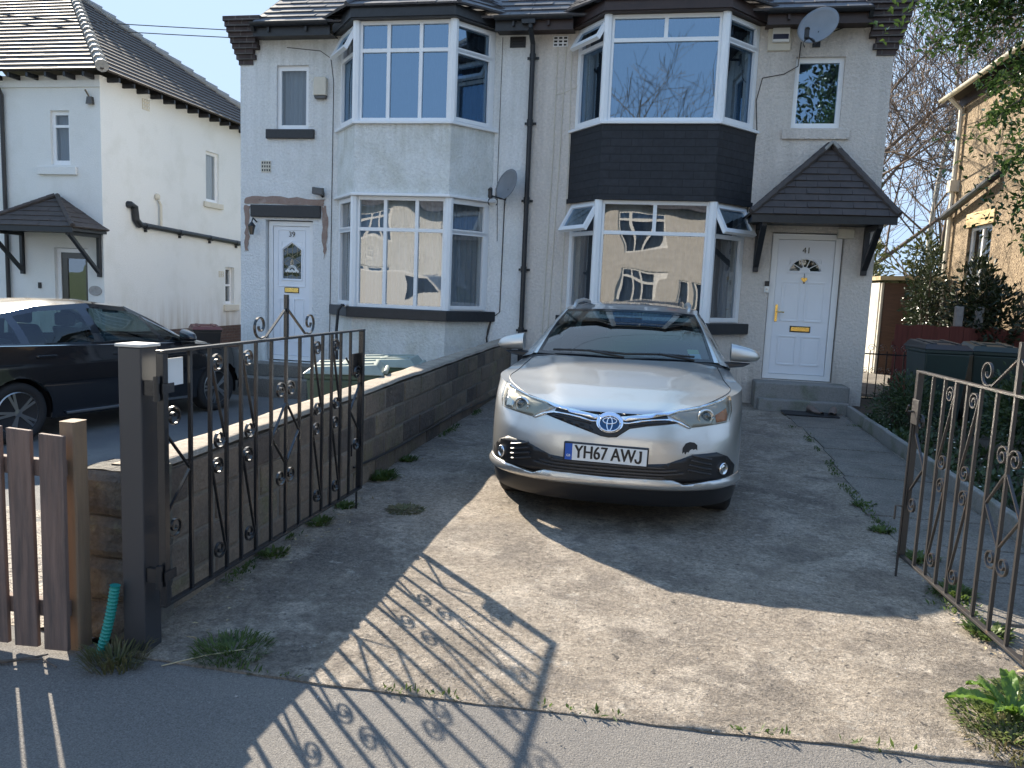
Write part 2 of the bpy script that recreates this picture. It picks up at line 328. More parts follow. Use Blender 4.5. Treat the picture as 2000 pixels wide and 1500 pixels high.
M['straw'] = mat('straw', (.42, .34, .20), .85)
M['mat_rubber'] = mat('mat_rubber', (.03, .03, .032), .9, bumps=[(60, .8, .01)])
M['shoe'] = mat('shoe', (.16, .12, .10), .7)
M['holly'] = leafmat('holly', (.03, .065, .018), (.07, .115, .03), .18, .30, 3)
M['conifer'] = leafmat('conifer', (.03, .055, .022), (.10, .115, .03), .6, .2, 1.2)
M['hedge'] = leafmat('hedge', (.025, .05, .018), (.05, .08, .026), .4, .2, 4)
M['laurel'] = leafmat('laurel', (.014, .026, .012), (.032, .05, .02), .35, .15, 4)
M['weed'] = leafmat('weed', (.055, .10, .024), (.12, .17, .04), .5, .5, 12)
M['weed_lit'] = leafmat('weed_lit', (.11, .17, .045), (.19, .23, .08), .5, .5, 12)
M['dock'] = leafmat('dock', (.085, .17, .02), (.13, .22, .035), .4, .4, 10)
M['dry_grass'] = leafmat('dry_grass', (.17, .14, .07), (.10, .11, .04), .7, .3, 12)
M['flower'] = mat('flower', (.7, .7, .62), .6)
M['red_brick_chimney'] = mat('red_brick_chimney', (.28, .10, .07), .85, brick=(.225, .075, .01, (.22, .08, .06), (.3, .27, .24), 'sum'))
def gz(y): return max(0.0, min(y, 11.6) - 2.6) * .0129       # the drive climbs gently to the houses
def fill_poly(poly):
    bm = bmesh.new(); vs = [bm.verts.new((u, v, 0)) for u, v in poly]; bm.faces.new(vs)
    bmesh.ops.triangulate(bm, faces=bm.faces[:]); return bm
def patch(mb, poly, fn, off=.002, thick=.006, step=.04, mi=0):
    """a skin cut to the outline poly(u,v), laid on the surface fn(u,v,offset) and given thickness"""
    bm = fill_poly(poly)
    us = [p[0] for p in poly]; vs = [p[1] for p in poly]
    for lo, hi, ax in ((min(us), max(us), 0), (min(vs), max(vs), 1)):
        k = int((hi - lo) / step)
        for i in range(1, k + 1):
            co = [0, 0, 0]; no = [0, 0, 0]; co[ax] = lo + (hi - lo) * i / (k + 1); no[ax] = 1
            bmesh.ops.bisect_plane(bm, geom=bm.verts[:] + bm.edges[:] + bm.faces[:], plane_co=co, plane_no=no)
    bm.verts.ensure_lookup_table(); n = len(bm.verts)
    for i, v in enumerate(bm.verts): v.index = i
    top = [fn(v.co.x, v.co.y, off + thick) for v in bm.verts]; bot = [fn(v.co.x, v.co.y, off) for v in bm.verts]
    fs = [[v.index for v in f.verts] for f in bm.faces]
    rim = [(e.verts[0].index, e.verts[1].index) for e in bm.edges if len(e.link_faces) == 1]
    bm.free()
    mb.add(top + bot, fs + [[i + n for i in f][::-1] for f in fs] + [(a, b, b + n, a + n) for a, b in rim], mi)
def text_mb(txt, size, bold=0.0, depth=.004, sx=1.0):
    cu = bpy.data.curves.new('lettering', 'FONT'); cu.body = txt; cu.size = size; cu.extrude = depth / 2; cu.offset = bold
    cu.align_x = 'CENTER'; cu.align_y = 'CENTER'
    o = bpy.data.objects.new('lettering', cu); me = o.to_mesh(); mb = MB()
    mb.add([(v.co.x * sx, v.co.y, v.co.z) for v in me.vertices], [tuple(p.vertices) for p in me.polygons]); o.to_mesh_clear()
    bpy.data.objects.remove(o); bpy.data.curves.remove(cu); return mb
def ell(cx, cz, rx, rz, n=24, a0=0, a1=2 * math.pi):
    return [(cx + rx * math.cos(a0 + (a1 - a0) * i / n), cz + rz * math.sin(a0 + (a1 - a0) * i / n)) for i in range(n)]
# ================================================================ setting
rnd = random.Random(7)
def lin(a, b, n): return [a + (b - a) * i / n for i in range(n + 1)]
def sheet(x0, x1, y0, y1, z, nx=1, ny=1, wob=0, sc_=1.):
    mb = MB()
    def fn(x, y):
        zz = z(x, y) if callable(z) else z
        if wob: zz += wob * noise.noise(Vector((x * sc_, y * sc_, 3.3))) + wob * .5 * noise.noise(Vector((x * sc_ * 3, y * sc_ * 3, 7)))
        return (x, y, zz)
    mb.grid(fn, lin(x0, x1, nx), lin(y0, y1, ny)); return mb
structure(sheet(-700, 700, -700, 900, -.42), 'ground', M['grassland'])
structure(sheet(-60, 60, -9.5, -1.6, -.11), 'road', M['road'])
mb = MB(); mb.box(-60, 60, -1.6, -1.45, -.3, .0)
structure(mb, 'kerb', M['kerb_stone'])
mb = sheet(-60, 60, -1.45, 2.74, 0, 240, 34, .004, 1.2)
mb.v = [(x, y + (.05 * noise.noise(Vector((x * .9, 0, 1))) + .02 * noise.noise(Vector((x * 6, 0, 1))) + (.12 if -2.1 < x < 2.4 else 0) if y > 2.7 else 0), z) for x, y, z in mb.v]
structure(mb, 'pavement', M['tarmac'], smooth=True)
def drive_z(x, y): return gz(y) + .010 - .006 * max(0, 1 - (y - 2.72) / .3) - 0
mb = sheet(-2.21, 2.44, 2.72, 11.45, drive_z, 93, 150, .012, 1.1); n_ = 94
def drive_edge(x): return 2.775 + .05 * max(-1.2, min(1.6, x)) + .012 * noise.noise(Vector((x * 2.3, 4, 1))) + .006 * noise.noise(Vector((x * 9, 4, 1)))
for i in range(n_): x, y, z = mb.v[i]; mb.v[i] = (x, drive_edge(x), max(z, .005)); 
mb.v = [(x, max(y, drive_edge(x)), z) for x, y, z in mb.v]
mb.add([(mb.v[i][0], mb.v[i][1] + k * .004, mb.v[i][2] - .03 * k) for k in (0, 1) for i in range(n_)], [(i, i + 1, n_ + i + 1, n_ + i) for i in range(n_ - 1)])
structure(mb, 'driveway', M['concrete'], smooth=True)
def nz(x, y): return -.16 * max(0, min(1, (y - 2.75) / 2.2)) - .004 * max(0, y - 5)
structure(sheet(-14, -2.38, 2.72, 21, nz, 60, 90, .012, .9), 'neighbour_drive', M['next_drive'], smooth=True)
mb = sheet(-6.5, -2.58, 2.84, 4.7, lambda x, y: nz(x, y) + .012, 90, 46, .02, 9)
o = structure(mb, 'gravel_bed', M['gravel'], smooth=True)
structure(sheet(2.53, 5.62, 2.74, 13.0, lambda x, y: gz(y) + .07, 40, 100, .03, 2.2), 'garden_soil', M['soil'], smooth=True)
structure(sheet(2.78, 5.62, 12.99, 22, lambda x, y: .16, 4, 4), 'side_path', M['slab'])
# paving slabs of the path to the door
mb = MB(); yy = 4.1; k = 0
while yy < 10.6:
    d = .60 + .02 * rnd.random(); x0 = 1.66 + .04 * math.sin(yy * 1.7) + (0.02 if yy > 6 else -.08)
    xs = [x0, 2.41]
    for a, b in zip(xs[:-1], xs[1:]):
        t = [rnd.uniform(-.004, .006) for _ in range(4)]; z0 = gz(yy) - .03
        p = [(a + .006, yy + .008), (b - .006, yy + .008), (b - .006, yy + d - .008), (a + .006, yy + d - .008)]
        mb.hexa([(x, y, z0) for x, y in p] + [(x, y, gz(y) + .026 + t[i]) for i, (x, y) in enumerate(p)])
    yy += d
structure(mb, 'path', M['slab'], bevel=.006)
# concrete edging between path and bed
k = thing('kerb_edging', 'low grey concrete edging along the planted bed beside the slab path', 'edging', (2.48, 7, 0))
yy = 4.35
while yy < 10.2:
    mb = MB(); L = .915; a = rnd.uniform(-.006, .006); z = gz(yy)
    mb.hexa([(2.445 + a, yy + .004, z - .1), (2.51 + a, yy + .004, z - .1), (2.51 - a, yy + L - .004, z - .1), (2.445 - a, yy + L - .004, z - .1),
             (2.447 + a, yy + .004, z + .155), (2.508 + a, yy + .004, z + .155), (2.508 - a, yy + L - .004, z + .165), (2.447 - a, yy + L - .004, z + .165)])
    part(mb, 'edging_stone', M['kerb_stone'], k, bevel=.012); yy += L
# ================================================================ house builders
def holes_wall(mb, P, u0, u1, v0, v1, holes, th, mi=0):
    """flat wall in (u,v) with rectangular holes; P(u,v,d): d=0 face, d=th back"""
    us = sorted({u0, u1, *[h[0] for h in holes], *[h[1] for h in holes]}); vs = sorted({v0, v1, *[h[2] for h in holes], *[h[3] for h in holes]})
    us = [u for u in us if u0 <= u <= u1]; vs = [v for v in vs if v0 <= v <= v1]
    for i in range(len(us) - 1):
        for j in range(len(vs) - 1):
            a, b, c, d = us[i], us[i + 1], vs[j], vs[j + 1]; cu = (a + b) / 2; cv = (c + d) / 2
            if any(h[0] < cu < h[1] and h[2] < cv < h[3] for h in holes): continue
            mb.add([P(a, c, 0), P(b, c, 0), P(b, d, 0), P(a, d, 0)], [(0, 1, 2, 3)], mi)
            mb.add([P(a, c, th), P(b, c, th), P(b, d, th), P(a, d, th)], [(3, 2, 1, 0)], mi)
    for a, b, c, d in list(holes) + [(u0, u1, v0, v1)]:
        for q in (((a, c), (b, c)), ((b, c), (b, d)), ((b, d), (a, d)), ((a, d), (a, c))):
            mb.add([P(*q[0], 0), P(*q[1], 0), P(*q[1], th), P(*q[0], th)], [(0, 1, 2, 3)], mi)
def panelP(p0, p1, flip=1):
    """frame of a vertical panel from p0 to p1 (x,y); d grows inwards"""
    a = Vector((*p0, 0)); b = Vector((*p1, 0)); t = (b - a).normalized(); n = Vector((-t.y, t.x, 0)) * flip
    return lambda u, v, d: tuple(a + t * u + n * d + Vector((0, 0, v)))
def ripple(mb, P, u0, u1, z0, z1, d, amp=.018, wl=.09, ph=0):
    us = lin(u0, u1, max(6, int((u1 - u0) / wl * 7)))
    mb.grid(lambda u, v: P(u, v, d + amp * math.sin(u / wl * 2 * math.pi + ph + .7 * math.sin(u * 5)) ), us, [z0, z1])
def flush_window(par, P, W, z0, z1, cells, rec=.06, fr=.055, gl='glass', cur='curtain_grey', name='window', lead=None):
    """frame in panel coords with glass cells (u0,u1,v0,v1)"""
    mb = MB(); P2 = lambda u, v, d: P(u, v, d + rec); holes_wall(mb, P2, 0, W, z0, z1, cells, .06)
    f = part(mb, name, M['upvc'], par, bevel=.006)
    g = MB()
    for a, b, c, d in cells: g.add([P2(a - .004, c - .004, .028), P2(b + .004, c - .004, .028), P2(b + .004, d + .004, .028), P2(a - .004, d + .004, .028)], [(0, 1, 2, 3)])
    part(g, 'pane', M[gl], f)
    if cur:
        c = MB(); ripple(c, P2, .01, W - .01, z0 + .01, z1 - .01, .11, ph=W * 9); part(c, 'curtain', M[cur], f, smooth=True)
    return f
def roof_rows(mb, A, B, C, D, n, tw, lift=.022, rn=None, jit=1):
    """tiled slope: eaves A-B, ridge D-C; tiles of width tw in n rows, each lapping the one below"""
    A, B, C, D = map(Vector, (A, B, C, D)); nr = (B - A).cross(D - A).normalized()
    if nr.z < 0: nr = -nr
    rn = rn or random.Random(3)
    L0 = (B - A).length; ax = (B - A).normalized(); oA = 0; 
    for i in range(n):
        t0, t1 = i / n, (i + 1.12) / n
        l0 = A.lerp(D, t0); r0 = B.lerp(C, t0); l1 = A.lerp(D, min(t1, 1)); r1 = B.lerp(C, min(t1, 1))
        w = (r0 - l0).length
        if w < .05: continue
        off = (tw / 2 if i % 2 else 0); k = -1; us = [0.0]
        x = (l0 - A).dot(ax); first = math.ceil((x - off) / tw) * tw + off - x
        while first < w - .02:
            if first > .02: us.append(first)
            first += tw
        us.append(w)
        w1 = (r1 - l1).length; s1 = (l1 - l0).dot(ax)
        for a, b in zip(us[:-1], us[1:]):
            j = rn.uniform(-.004, .006) * jit; g = .003 * jit
            ua, ub = max(0, min(1, (a - s1) / w1 if w1 > .01 else 0)), max(0, min(1, (b - s1) / w1 if w1 > .01 else 1))
            p0 = l0 + ax * (a + g); p1 = l0 + ax * (b - g); p2 = l1.lerp(r1, ub); p3 = l1.lerp(r1, ua); h = lift + j
            mb.add([p0 + nr * h, p1 + nr * h, p2 + nr * .006, p3 + nr * .006, p0 - nr * .004, p1 - nr * .004], [(0, 1, 2, 3), (4, 5, 1, 0), (5, 2, 1), (4, 0, 3)])
    mb.add([A - nr * .02, B - nr * .02, C - nr * .02, D - nr * .02], [(0, 1, 2, 3)])
def half_gutter(mb, a, b, r=.055):
    a = Vector(a); b = Vector(b); t = (b - a).normalized(); s = t.cross(Vector((0, 0, 1))).normalized(); vs = []
    for p in (a, b):
        for rr in (r, r * .9):
            for i in range(9):
                an = math.pi * i / 8; vs.append(p + s * math.cos(an) * rr - Vector((0, 0, 1)) * math.sin(an) * rr)
    fs = []
    for i in range(8): fs += [(i, i + 1, 18 + i + 1, 18 + i), (9 + i, 27 + i, 27 + i + 1, 9 + i + 1), (i, 9 + i, 10 + i, i + 1), (18 + i, 19 + i, 28 + i, 27 + i)]
    fs += [(0, 18, 27, 9), (8, 17, 35, 26)]; mb.add(vs, fs)
YF = 11.4; YB = 10.78
class House: pass
def semi(side):
    h = House(); left = side == 39
    X0, X1 = (-6.68, -2.086) if left else (-2.084, 2.77)
    wm = M['white_render'] if left else M['cream_render']
    root = thing('semi_detached_house', 'white roughcast semi-detached house with a plain white bay and door numbered 39' if left else
                 'cream roughcast semi-detached house with a black tile-hung bay and a tiled porch canopy', 'house', ((X0 + X1) / 2, YF, 0))
    h.root = root; P = lambda u, v, d: (u, YF + d, v)
    win = (-6.07, -5.54, 3.91, 4.86) if left else (1.54, 2.17, 3.94, 4.87)
    door = (-6.25, -5.45, .30, 2.53) if left else (1.42, 2.37, .48, 2.54)
    mb = MB(); holes_wall(mb, P, X0, X1, -.45, 5.36, [win, door], .14)
    xo = X0 if left else X1
    a, b = (X0, X0 + .14) if left else (X1 - .14, X1)
    mb.box(a + .0, b, YF + .141, 16.0, -.45, 5.36); mb.box(X0 + .15, X1 - .15, 15.86, 15.99, -.45, 5.36)
    # gable triangle
    sh_ = .42 if left else -.42; xa, xb = a + .002 + sh_, b - .002 + sh_
    mb.add([(xa, 11.45, 5.361), (xa, 15.99, 5.361), (xa, 13.7, 7.05), (xb, 11.45, 5.361), (xb, 15.99, 5.361), (xb, 13.7, 7.05)], [(0, 2, 1), (3, 4, 5), (0, 1, 4, 3), (1, 2, 5, 4), (2, 0, 3, 5)])
    part(mb, 'wall', wm, root)
    mb = MB(); mb.box(X0 + .2, X1 - .2, YF + .55, YF + .6, -.3, 5.3); part(mb, 'dark_room_plate', M['interior'], root)  # black plate added behind the windows, its colour standing in for room shade
    mb = MB(); mb.box(X0 + .16, X1 - .16, YF + .145, 15.98, 5.25, 5.355); part(mb, 'loft_sun_block', M['interior'], root)  # unseen slab added to stop sun leaking in under the rear eaves
    # roof
    ya, za, yr = 11.04, 5.36, 13.7; zr = za + (yr - ya) * .715
    xl, xr = (X0 + .40, X1) if left else (X0, X1 - .40)
    mb = MB(); roof_rows(mb, (xl, ya, za), (xr, ya, za), (xr, yr, zr), (xl, yr, zr), 15, .26, .026)
    roof_rows(mb, (xr, 2 * yr - ya, za), (xl, 2 * yr - ya, za), (xl, yr, zr), (xr, yr, zr), 15, .26, .026)
    for i in range(int((xr - xl) / .3)):
        x = xl + i * .3; mb.tube([(x + .003, yr, zr - .02), (x + .297, yr, zr - .02)], .10, 12)
    rf = part(mb, 'roof', M['slate'], root)
    # bargeboard on the gable verge
    xo2 = xl if left else xr
    mb = MB(); mb.bar((xo2, ya, za - .06), (xo2, yr, zr - .06), .05, .12); mb.bar((xo2, 2 * yr - ya, za - .06), (xo2, yr, zr - .06), .05, .12)
    part(mb, 'bargeboard', M['black_paint'], root)
    # eaves: soffit, fascia, gutter (between kneeler and bay)
    att = (-5.05, -2.60) if left else (-1.46, 1.08)
    fr_ = (-4.52, -3.09) if left else (-.965, .56)
    segs = [(X0 + .38 if left else X0, att[0] - .02), (att[1] + .02, X1 if left else X1 - .38)]
    for s0, s1 in segs:
        mb = MB(); gt = MB(); mb.box(s0, s1, 11.10, 11.125, 5.20, 5.345); mb.box(s0, s1, 11.126, YF - .003, 5.23, 5.245); half_gutter(gt, (s0, 11.045, 5.375), (s1, 11.045, 5.375))
        x = s0 + .25
        while x < s1: mb.box(x, x + .03, 11.06, 11.099, 5.25, 5.36); x += .6
        part(mb, 'fascia', M['black_paint' if left else 'brown_paint'], root); part(gt, 'gutter', M['black_paint'], root)
    # kneeler: corbelled brick at the outer eaves corner
    mb = MB(); n = 9
    for i in range(n):
        z0 = 4.87 + i * .073; f = i / (n - 1); w = .27 + .20 * f; o_ = .02 + .14 * f ** .8; fw = .02 + .22 * f
        jag = [0, .03, -.02, .04, 0, .05, .02, -.01, .03][i]
        if left: mb.box(X0 - o_, X0 + w - .05 + jag, YF - fw, YF + .4, z0, z0 + .0715)
        else: mb.box(X1 - w + .05 - jag, X1 + o_, YF - fw, YF + .4, z0, z0 + .0715)
    part(mb, 'kneeler', M['brick_dark'], root, bevel=.004)
    # bay
    bw = MB(); pts = [(att[0], YF - .002), (fr_[0], YB), (fr_[1], YB), (att[1], YF - .002)]
    def bay_ring(mb, z0, z1, out, ins, mi=0):
        n = []
        for i in range(4):
            n.append(Vector((0, 0)))
        off = []
        for o_ in (out, ins):
            q = [Vector((pts[0][0] - o_ * 1.15, pts[0][1])), Vector((pts[1][0] - o_ * .5, pts[1][1] - o_)), Vector((pts[2][0] + o_ * .5, pts[2][1] - o_)), Vector((pts[3][0] + o_ * 1.15, pts[3][1]))]
            off.append(q)
        for i in range(3):
            a, b = off[0][i], off[0][i + 1]; c, d = off[1][i + 1], off[1][i]
            mb.hexa([(*a, z0), (*b, z0), (*c, z0), (*d, z0), (*a, z1), (*b, z1), (*c, z1), (*d, z1)], mi)
    bm_ = M['bay_render'] if left else M['cream_render']; bay_ring(bw, -.45, 1.10, .0, -.14); part(bw, 'bay_wall', bm_, root); bw = MB(); bay_ring(bw, 2.895, 3.86, .0 if left else -.03, -.14)
    part(bw, 'bay_wall', bm_, root)
    mb = MB(); bay_ring(mb, 1.10, 1.25, .10, -.10); part(mb, 'window_sill', M['black_paint'], root, bevel=.01)
    if not left:
        mb = MB(); bay_ring(mb, 2.87, 3.86, .012, -.025); bay_ring(mb, 2.865, 2.93, .035, .0125); part(mb, 'hung_tiles', M['hung_tile'], root)
    mb = MB(); bay_ring(mb, 3.861, 3.90, .05, -.1); part(mb, 'bay_sill', M['upvc'], root, bevel=.006)
    if left: mb = MB(); bay_ring(mb, 2.855, 2.894, .06, -.1); part(mb, 'bay_ledge', M['upvc'], root, bevel=.006)
    # bay fascia and little roof
    mb = MB(); bay_ring(mb, 5.29, 5.43, .10, -.02); bay_ring(mb, 5.275, 5.289, .08, -.1); part(mb, 'bay_fascia', M['black_paint' if left else 'brown_paint'], root)
    mb = MB(); e = [Vector((att[0] - .22, 11.2, 5.43)), Vector((fr_[0] - .10, YB - .14, 5.43)), Vector((fr_[1] + .10, YB - .14, 5.43)), Vector((att[1] + .22, 11.2, 5.43))]
    t0 = Vector((fr_[0] + .12, 11.75, 6.12)); t1 = Vector((fr_[1] - .12, 11.75, 6.12))
    roof_rows(mb, e[1], e[2], t1, t0, 6, .26, .024)
    tl = Vector((att[0] - .1, 11.6, 5.72)); tr = Vector((att[1] + .1, 11.6, 5.72))
    roof_rows(mb, e[0], e[1], t0, tl, 6, .26, .024); roof_rows(mb, e[2], e[3], tr, t1, 6, .26, .024)
    part(mb, 'bay_roof', M['slate'], root)
    for p_, q_ in ((e[1], t0), (e[2], t1)): mb = MB(); mb.tube([p_ + Vector((0, 0, .03)), q_ + Vector((0, 0, .03))], .035, 8); part(mb, 'bay_hip', M['slate'], root)
    # bay windows
    cl = dict(left_top='curtain_grey')
    for lev, (z0, z1, tz) in enumerate(((1.252, 2.853 if left else 2.863, 2.385 if left else 2.43), (3.902, 5.273, 4.875 if left else 4.95))):
        mb = MB(); gl = MB(); cu = MB(); sash = []; post = MB()
        for pi in range(3):
            p0, p1 = pts[pi], pts[pi + 1]; P_ = panelP(p0, p1); W = (Vector(p1) - Vector(p0)).length
            P2 = lambda u, v, d, P_=P_: P_(u, v, d + .03)
            e_ = .045 if pi == 1 else .035; m = .05; cells = []
            if pi == 1:
                if left: us = lin(0, W, 3)
                elif True: us = [0, W / 2, W]
                e_ = .085
                us[0] += e_ - m / 2; us[-1] -= e_ - m / 2
                for a, b in zip(us[:-1], us[1:]): cells.append((a + m / 2, b - m / 2, tz + m / 2, z1 - .05))
                if left:
                    for a, b in zip(us[:-1], us[1:]): cells.append((a + m / 2, b - m / 2, z0 + .05, tz - m / 2))
                else: cells.append((us[0] + m / 2, us[-1] - m / 2, z0 + .05, tz - m / 2))
            else:
                l_, r_ = (.12, .075) if pi == 0 else (.075, .12)
                cells = [(l_, W - r_, tz + m / 2, z1 - .06), (l_, W - r_, z0 + .06, tz - m / 2)]
            holes_wall(mb, P2, 0.0, W, z0, z1, cells, .06)
            opens = {(True, 1, 0), (False, 1, 0), (False, 0, 0), (False, 0, 2)}
            for ci, (a, b, c, d) in enumerate(cells):
                if pi != 1:
                    # raised sash round the light
                    s = MB(); q = .042; out = -.022
                    if ci == 0 and (left, lev, pi) in opens:
                        ang = R(27 if left else 30); hz = d + q
                        def PO(u, v, dd, P2=P2, ang=ang, hz=hz):
                            l = hz - v; return P2(u, hz - l * math.cos(ang) - (dd) * math.sin(ang), dd * math.cos(ang) - l * math.sin(ang) - .02)
                        holes_wall(s, PO, a - q, b + q, c - q, d + q, [(a + .02, b - .02, c + .02, d - .02)], .055)
                        so = part(s, 'opening_sash', M['upvc'], root, bevel=.005, label='top-hung window sash propped open')
                        g2 = MB(); g2.add([PO(a, c, .028), PO(b, c, .028), PO(b, d, .028), PO(a, d, .028)], [(0, 1, 2, 3)]); part(g2, 'pane', M['glass_flat'], so)
                        continue
                    holes_wall(s, lambda u, v, dd, P2=P2: P2(u, v, dd + out), a - q, b + q, c - q if c > tz else c - q, d + q, [(a + .012, b - .012, c + .012, d - .012)], .04)
                    mb.merge(s)
                gl.add([P2(a - .003, c - .003, .03), P2(b + .003, c - .003, .03), P2(b + .003, d + .003, .03), P2(a - .003, d + .003, .03)], [(0, 1, 2, 3)])
            ripple(cu, P2, .06, W - .06, z0 + .02, z1 - .02, .13, .02, .10, pi)
            # corner posts
        f = part(mb, 'bay_window', M['upvc'], root, bevel=.005)
        
        for c_ in (pts[1], pts[2]): post = MB(); post.tube([(c_[0], c_[1] + .035, z0), (c_[0], c_[1] + .035, z1)], .062, 8); part(post, 'corner_post', M['upvc'], f)
        part(gl, 'pane', M['glass' if lev == 0 else 'glass_flat'], f)
        cm = {(True, 0): 'curtain_grey', (True, 1): 'curtain_dark', (False, 0): 'curtain_dark', (False, 1): 'curtain_dark'}[(left, lev)]
        part(cu, 'curtain', M[cm], f, smooth=True)
    # small upper window and its sill
    W = win[1] - win[0]; Pw = lambda u, v, d: (win[0] + u, YF + d, v)
    flush_window(root, Pw, W, win[2], win[3], [(.06, W - .06, win[2] + .07, win[3] - .07)], rec=.045, gl='glass_obscure' if left else 'glass_flat', cur='curtain_net' if left else 'curtain_dark')
    mb = MB()
    if left: mb.box(-6.23, -5.43, YF - .05, YF - .003, 3.765, 3.905)
    else: mb.box(1.43, 2.30, YF - .035, YF - .003, 3.79, 3.93)
    part(mb, 'sill', M['black_paint'] if left else wm, root, bevel=.008)
    return h
H39 = semi(39); H41 = semi(41)
def put(txt, x, y, z, size, m, par, name='lettering', bold=.0, depth=.006, sx=1., rz=0):
    t = text_mb(txt, size, bold, depth, sx)
    t.xf(Matrix.Translation((x, y, z)) @ Matrix.Rotation(rz, 4, 'Z') @ Matrix.Rotation(R(90), 4, 'X')); return part(t, name, m, par)
# ---- door 39
r = H39.root; yd = YF + .075
mb = MB(); Pd = lambda u, v, d: (u, yd + d, v)
holes_wall(mb, Pd, -6.235, -5.465, .32, 2.515, [(-6.165, -5.535, .39, 2.445)], .06); fr39 = part(mb, 'door_frame', M['upvc'], r, bevel=.006)
hexa = [(-6.00, 1.62), (-5.69, 1.62), (-5.69, 2.07), (-5.845, 2.18), (-6.00, 2.07)]
mb = MB(); holes_wall(mb, lambda u, v, d: Pd(u, v, d + .02), -6.16, -5.54, .395, 2.44, [(-6.02, -5.67, 1.60, 2.20)], .04)
# the infill round the five-sided light
oc = [(-6.02, 1.60), (-5.67, 1.60), (-5.67, 2.20), (-6.02, 2.20)]
f2 = lambda u, v, d: Pd(u, v, .02 + d)
for poly in ([(-6.02, 1.60), (-5.67, 1.60), (-5.69, 1.62), (-6.00, 1.62)], [(-5.67, 1.60), (-5.67, 2.20), (-5.69, 2.07), (-5.69, 1.62)], [(-5.67, 2.20), (-5.845, 2.20), (-5.845, 2.18), (-5.69, 2.07)],
             [(-5.845, 2.20), (-6.02, 2.20), (-6.00, 2.07), (-5.845, 2.18)], [(-6.02, 2.20), (-6.02, 1.60), (-6.00, 1.62), (-6.00, 2.07)]): mb.prism(poly, f2, .001, .039)
def mould(mb, poly, w=.018, d0=-.012, d1=.004, base=.02):
    n = len(poly); cx = sum(p[0] for p in poly) / n; cz = sum(p[1] for p in poly) / n
    for i in range(n):
        a, b = poly[i], poly[(i + 1) % n]; mb.bar(Pd(*a, base - .004), Pd(*b, base - .004), w, .014, up=(0, 1, 0))
mould(mb, [(-6.02, 1.60), (-5.67, 1.60), (-5.67, 2.085), (-5.845, 2.205), (-6.02, 2.085)])
for a, b, c, d in ((-6.05, -5.89, .62, 1.30), (-5.80, -5.64, .62, 1.30)): mould(mb, [(a, c), (b, c), (b, d), (a, d)], .014)
mould(mb, [(-6.08, 2.385), (-5.62, 2.385), (-5.62, 1.50), (-6.08, 1.50)], .01)
d39 = part(mb, 'door', M['door_white'], r, bevel=.004)
mb = MB(); mb.prism(hexa, f2, .02, .024); part(mb, 'door_glass', M['glass_obscure'], d39)
mb = MB(); mb.prism([(p[0], p[1]) for p in hexa], f2, .06, .062); part(mb, 'glass_backing', M['curtain_dark'], d39)
mb = MB()
for a, b in (((-5.845, 2.18), (-5.845, 1.62)), ((-6.0, 2.07), (-5.69, 1.86)), ((-5.69, 2.07), (-6.0, 1.86)), ((-6.0, 1.86), (-5.845, 1.72)), ((-5.69, 1.86), (-5.845, 1.72)), ((-5.925, 1.80), (-5.925, 1.62)), ((-5.765, 1.80), (-5.765, 1.62)), ((-6, 1.72), (-5.69, 1.72)), ((-5.93, 2.12), (-5.93, 1.97)), ((-5.76, 2.12), (-5.76, 1.97))):
    mb.bar(Pd(*a, .036), Pd(*b, .036), .0045, .004, up=(0, 1, 0))
part(mb, 'lead_strip', M['lead_line'], d39)
mb = MB()
for rr in (.075, .062, .049): mb.tube([Pd(-5.845 + rr * math.cos(a), 1.755 + rr * math.sin(a), .031) for a in lin(0, math.pi, 14)], .006, 5)
for cx in (-5.92, -5.77, -5.845):
    for k2 in range(3): mb.lathe(Pd(cx + .022 * (k2 - 1), 1.735 + (.018 if k2 == 1 else 0), .028), [(.02, 0), (.018, -.004), (.008, -.007)], 10, ax=1)
part(mb, 'window_sticker', M['plastic_white'], d39)
mb = MB(); mb.box(-5.96, -5.73, yd + .006, yd + .019, 1.405, 1.475); lp = part(mb, 'letter_plate', M['brass'], d39, bevel=.003)
mb = MB(); mb.box(-5.97, -5.72, yd + .014, yd + .0195, 1.395, 1.485); part(mb, 'letter_plate_surround', M['trim'], lp)
put('39', -5.845, yd + .012, 2.315, .115, M['lamp_dark'], d39, 'house_number')
# lintel and scarred render over door 39
mb = MB(); mb.box(-6.49, -5.31, YF - .05, YF - .003, 2.565, 2.755); part(mb, 'lintel', M['black_paint'], r, bevel=.012)
pr = random.Random(5)
def ragged(poly, k=5, a=.018):
    out = []
    for i, p in enumerate(poly):
        q = poly[(i + 1) % len(poly)]
        for j in range(k): out.append((p[0] + (q[0] - p[0]) * j / k + pr.uniform(-a, a), p[1] + (q[1] - p[1]) * j / k + pr.uniform(-a, a)))
    return out
mb = MB()
for poly in ([(-6.60, 2.76), (-5.28, 2.765), (-5.24, 2.86), (-6.0, 2.88), (-6.6, 2.87)], [(-6.61, 2.75), (-6.51, 2.75), (-6.53, 2.3), (-6.55, 2.02), (-6.60, 2.03), (-6.6, 2.4)], [(-5.29, 2.75), (-5.22, 2.75), (-5.20, 2.3), (-5.25, 1.95), (-5.29, 2.2)]):
    patch(mb, ragged(poly), lambda u, v, o_: (u, YF - .0045 - o_, v), 0, .006, .3)
part(mb, 'bare_render_patch', M['exposed'], r)
# steps to 39
mb = MB(); mb.box(-6.5, -5.2, 10.7, YF - .004, -.2, .10); mb.box(-6.45, -5.25, 11.0, YF - .006, .102, .29); part(mb, 'doorstep', M['slab'], r, bevel=.01)
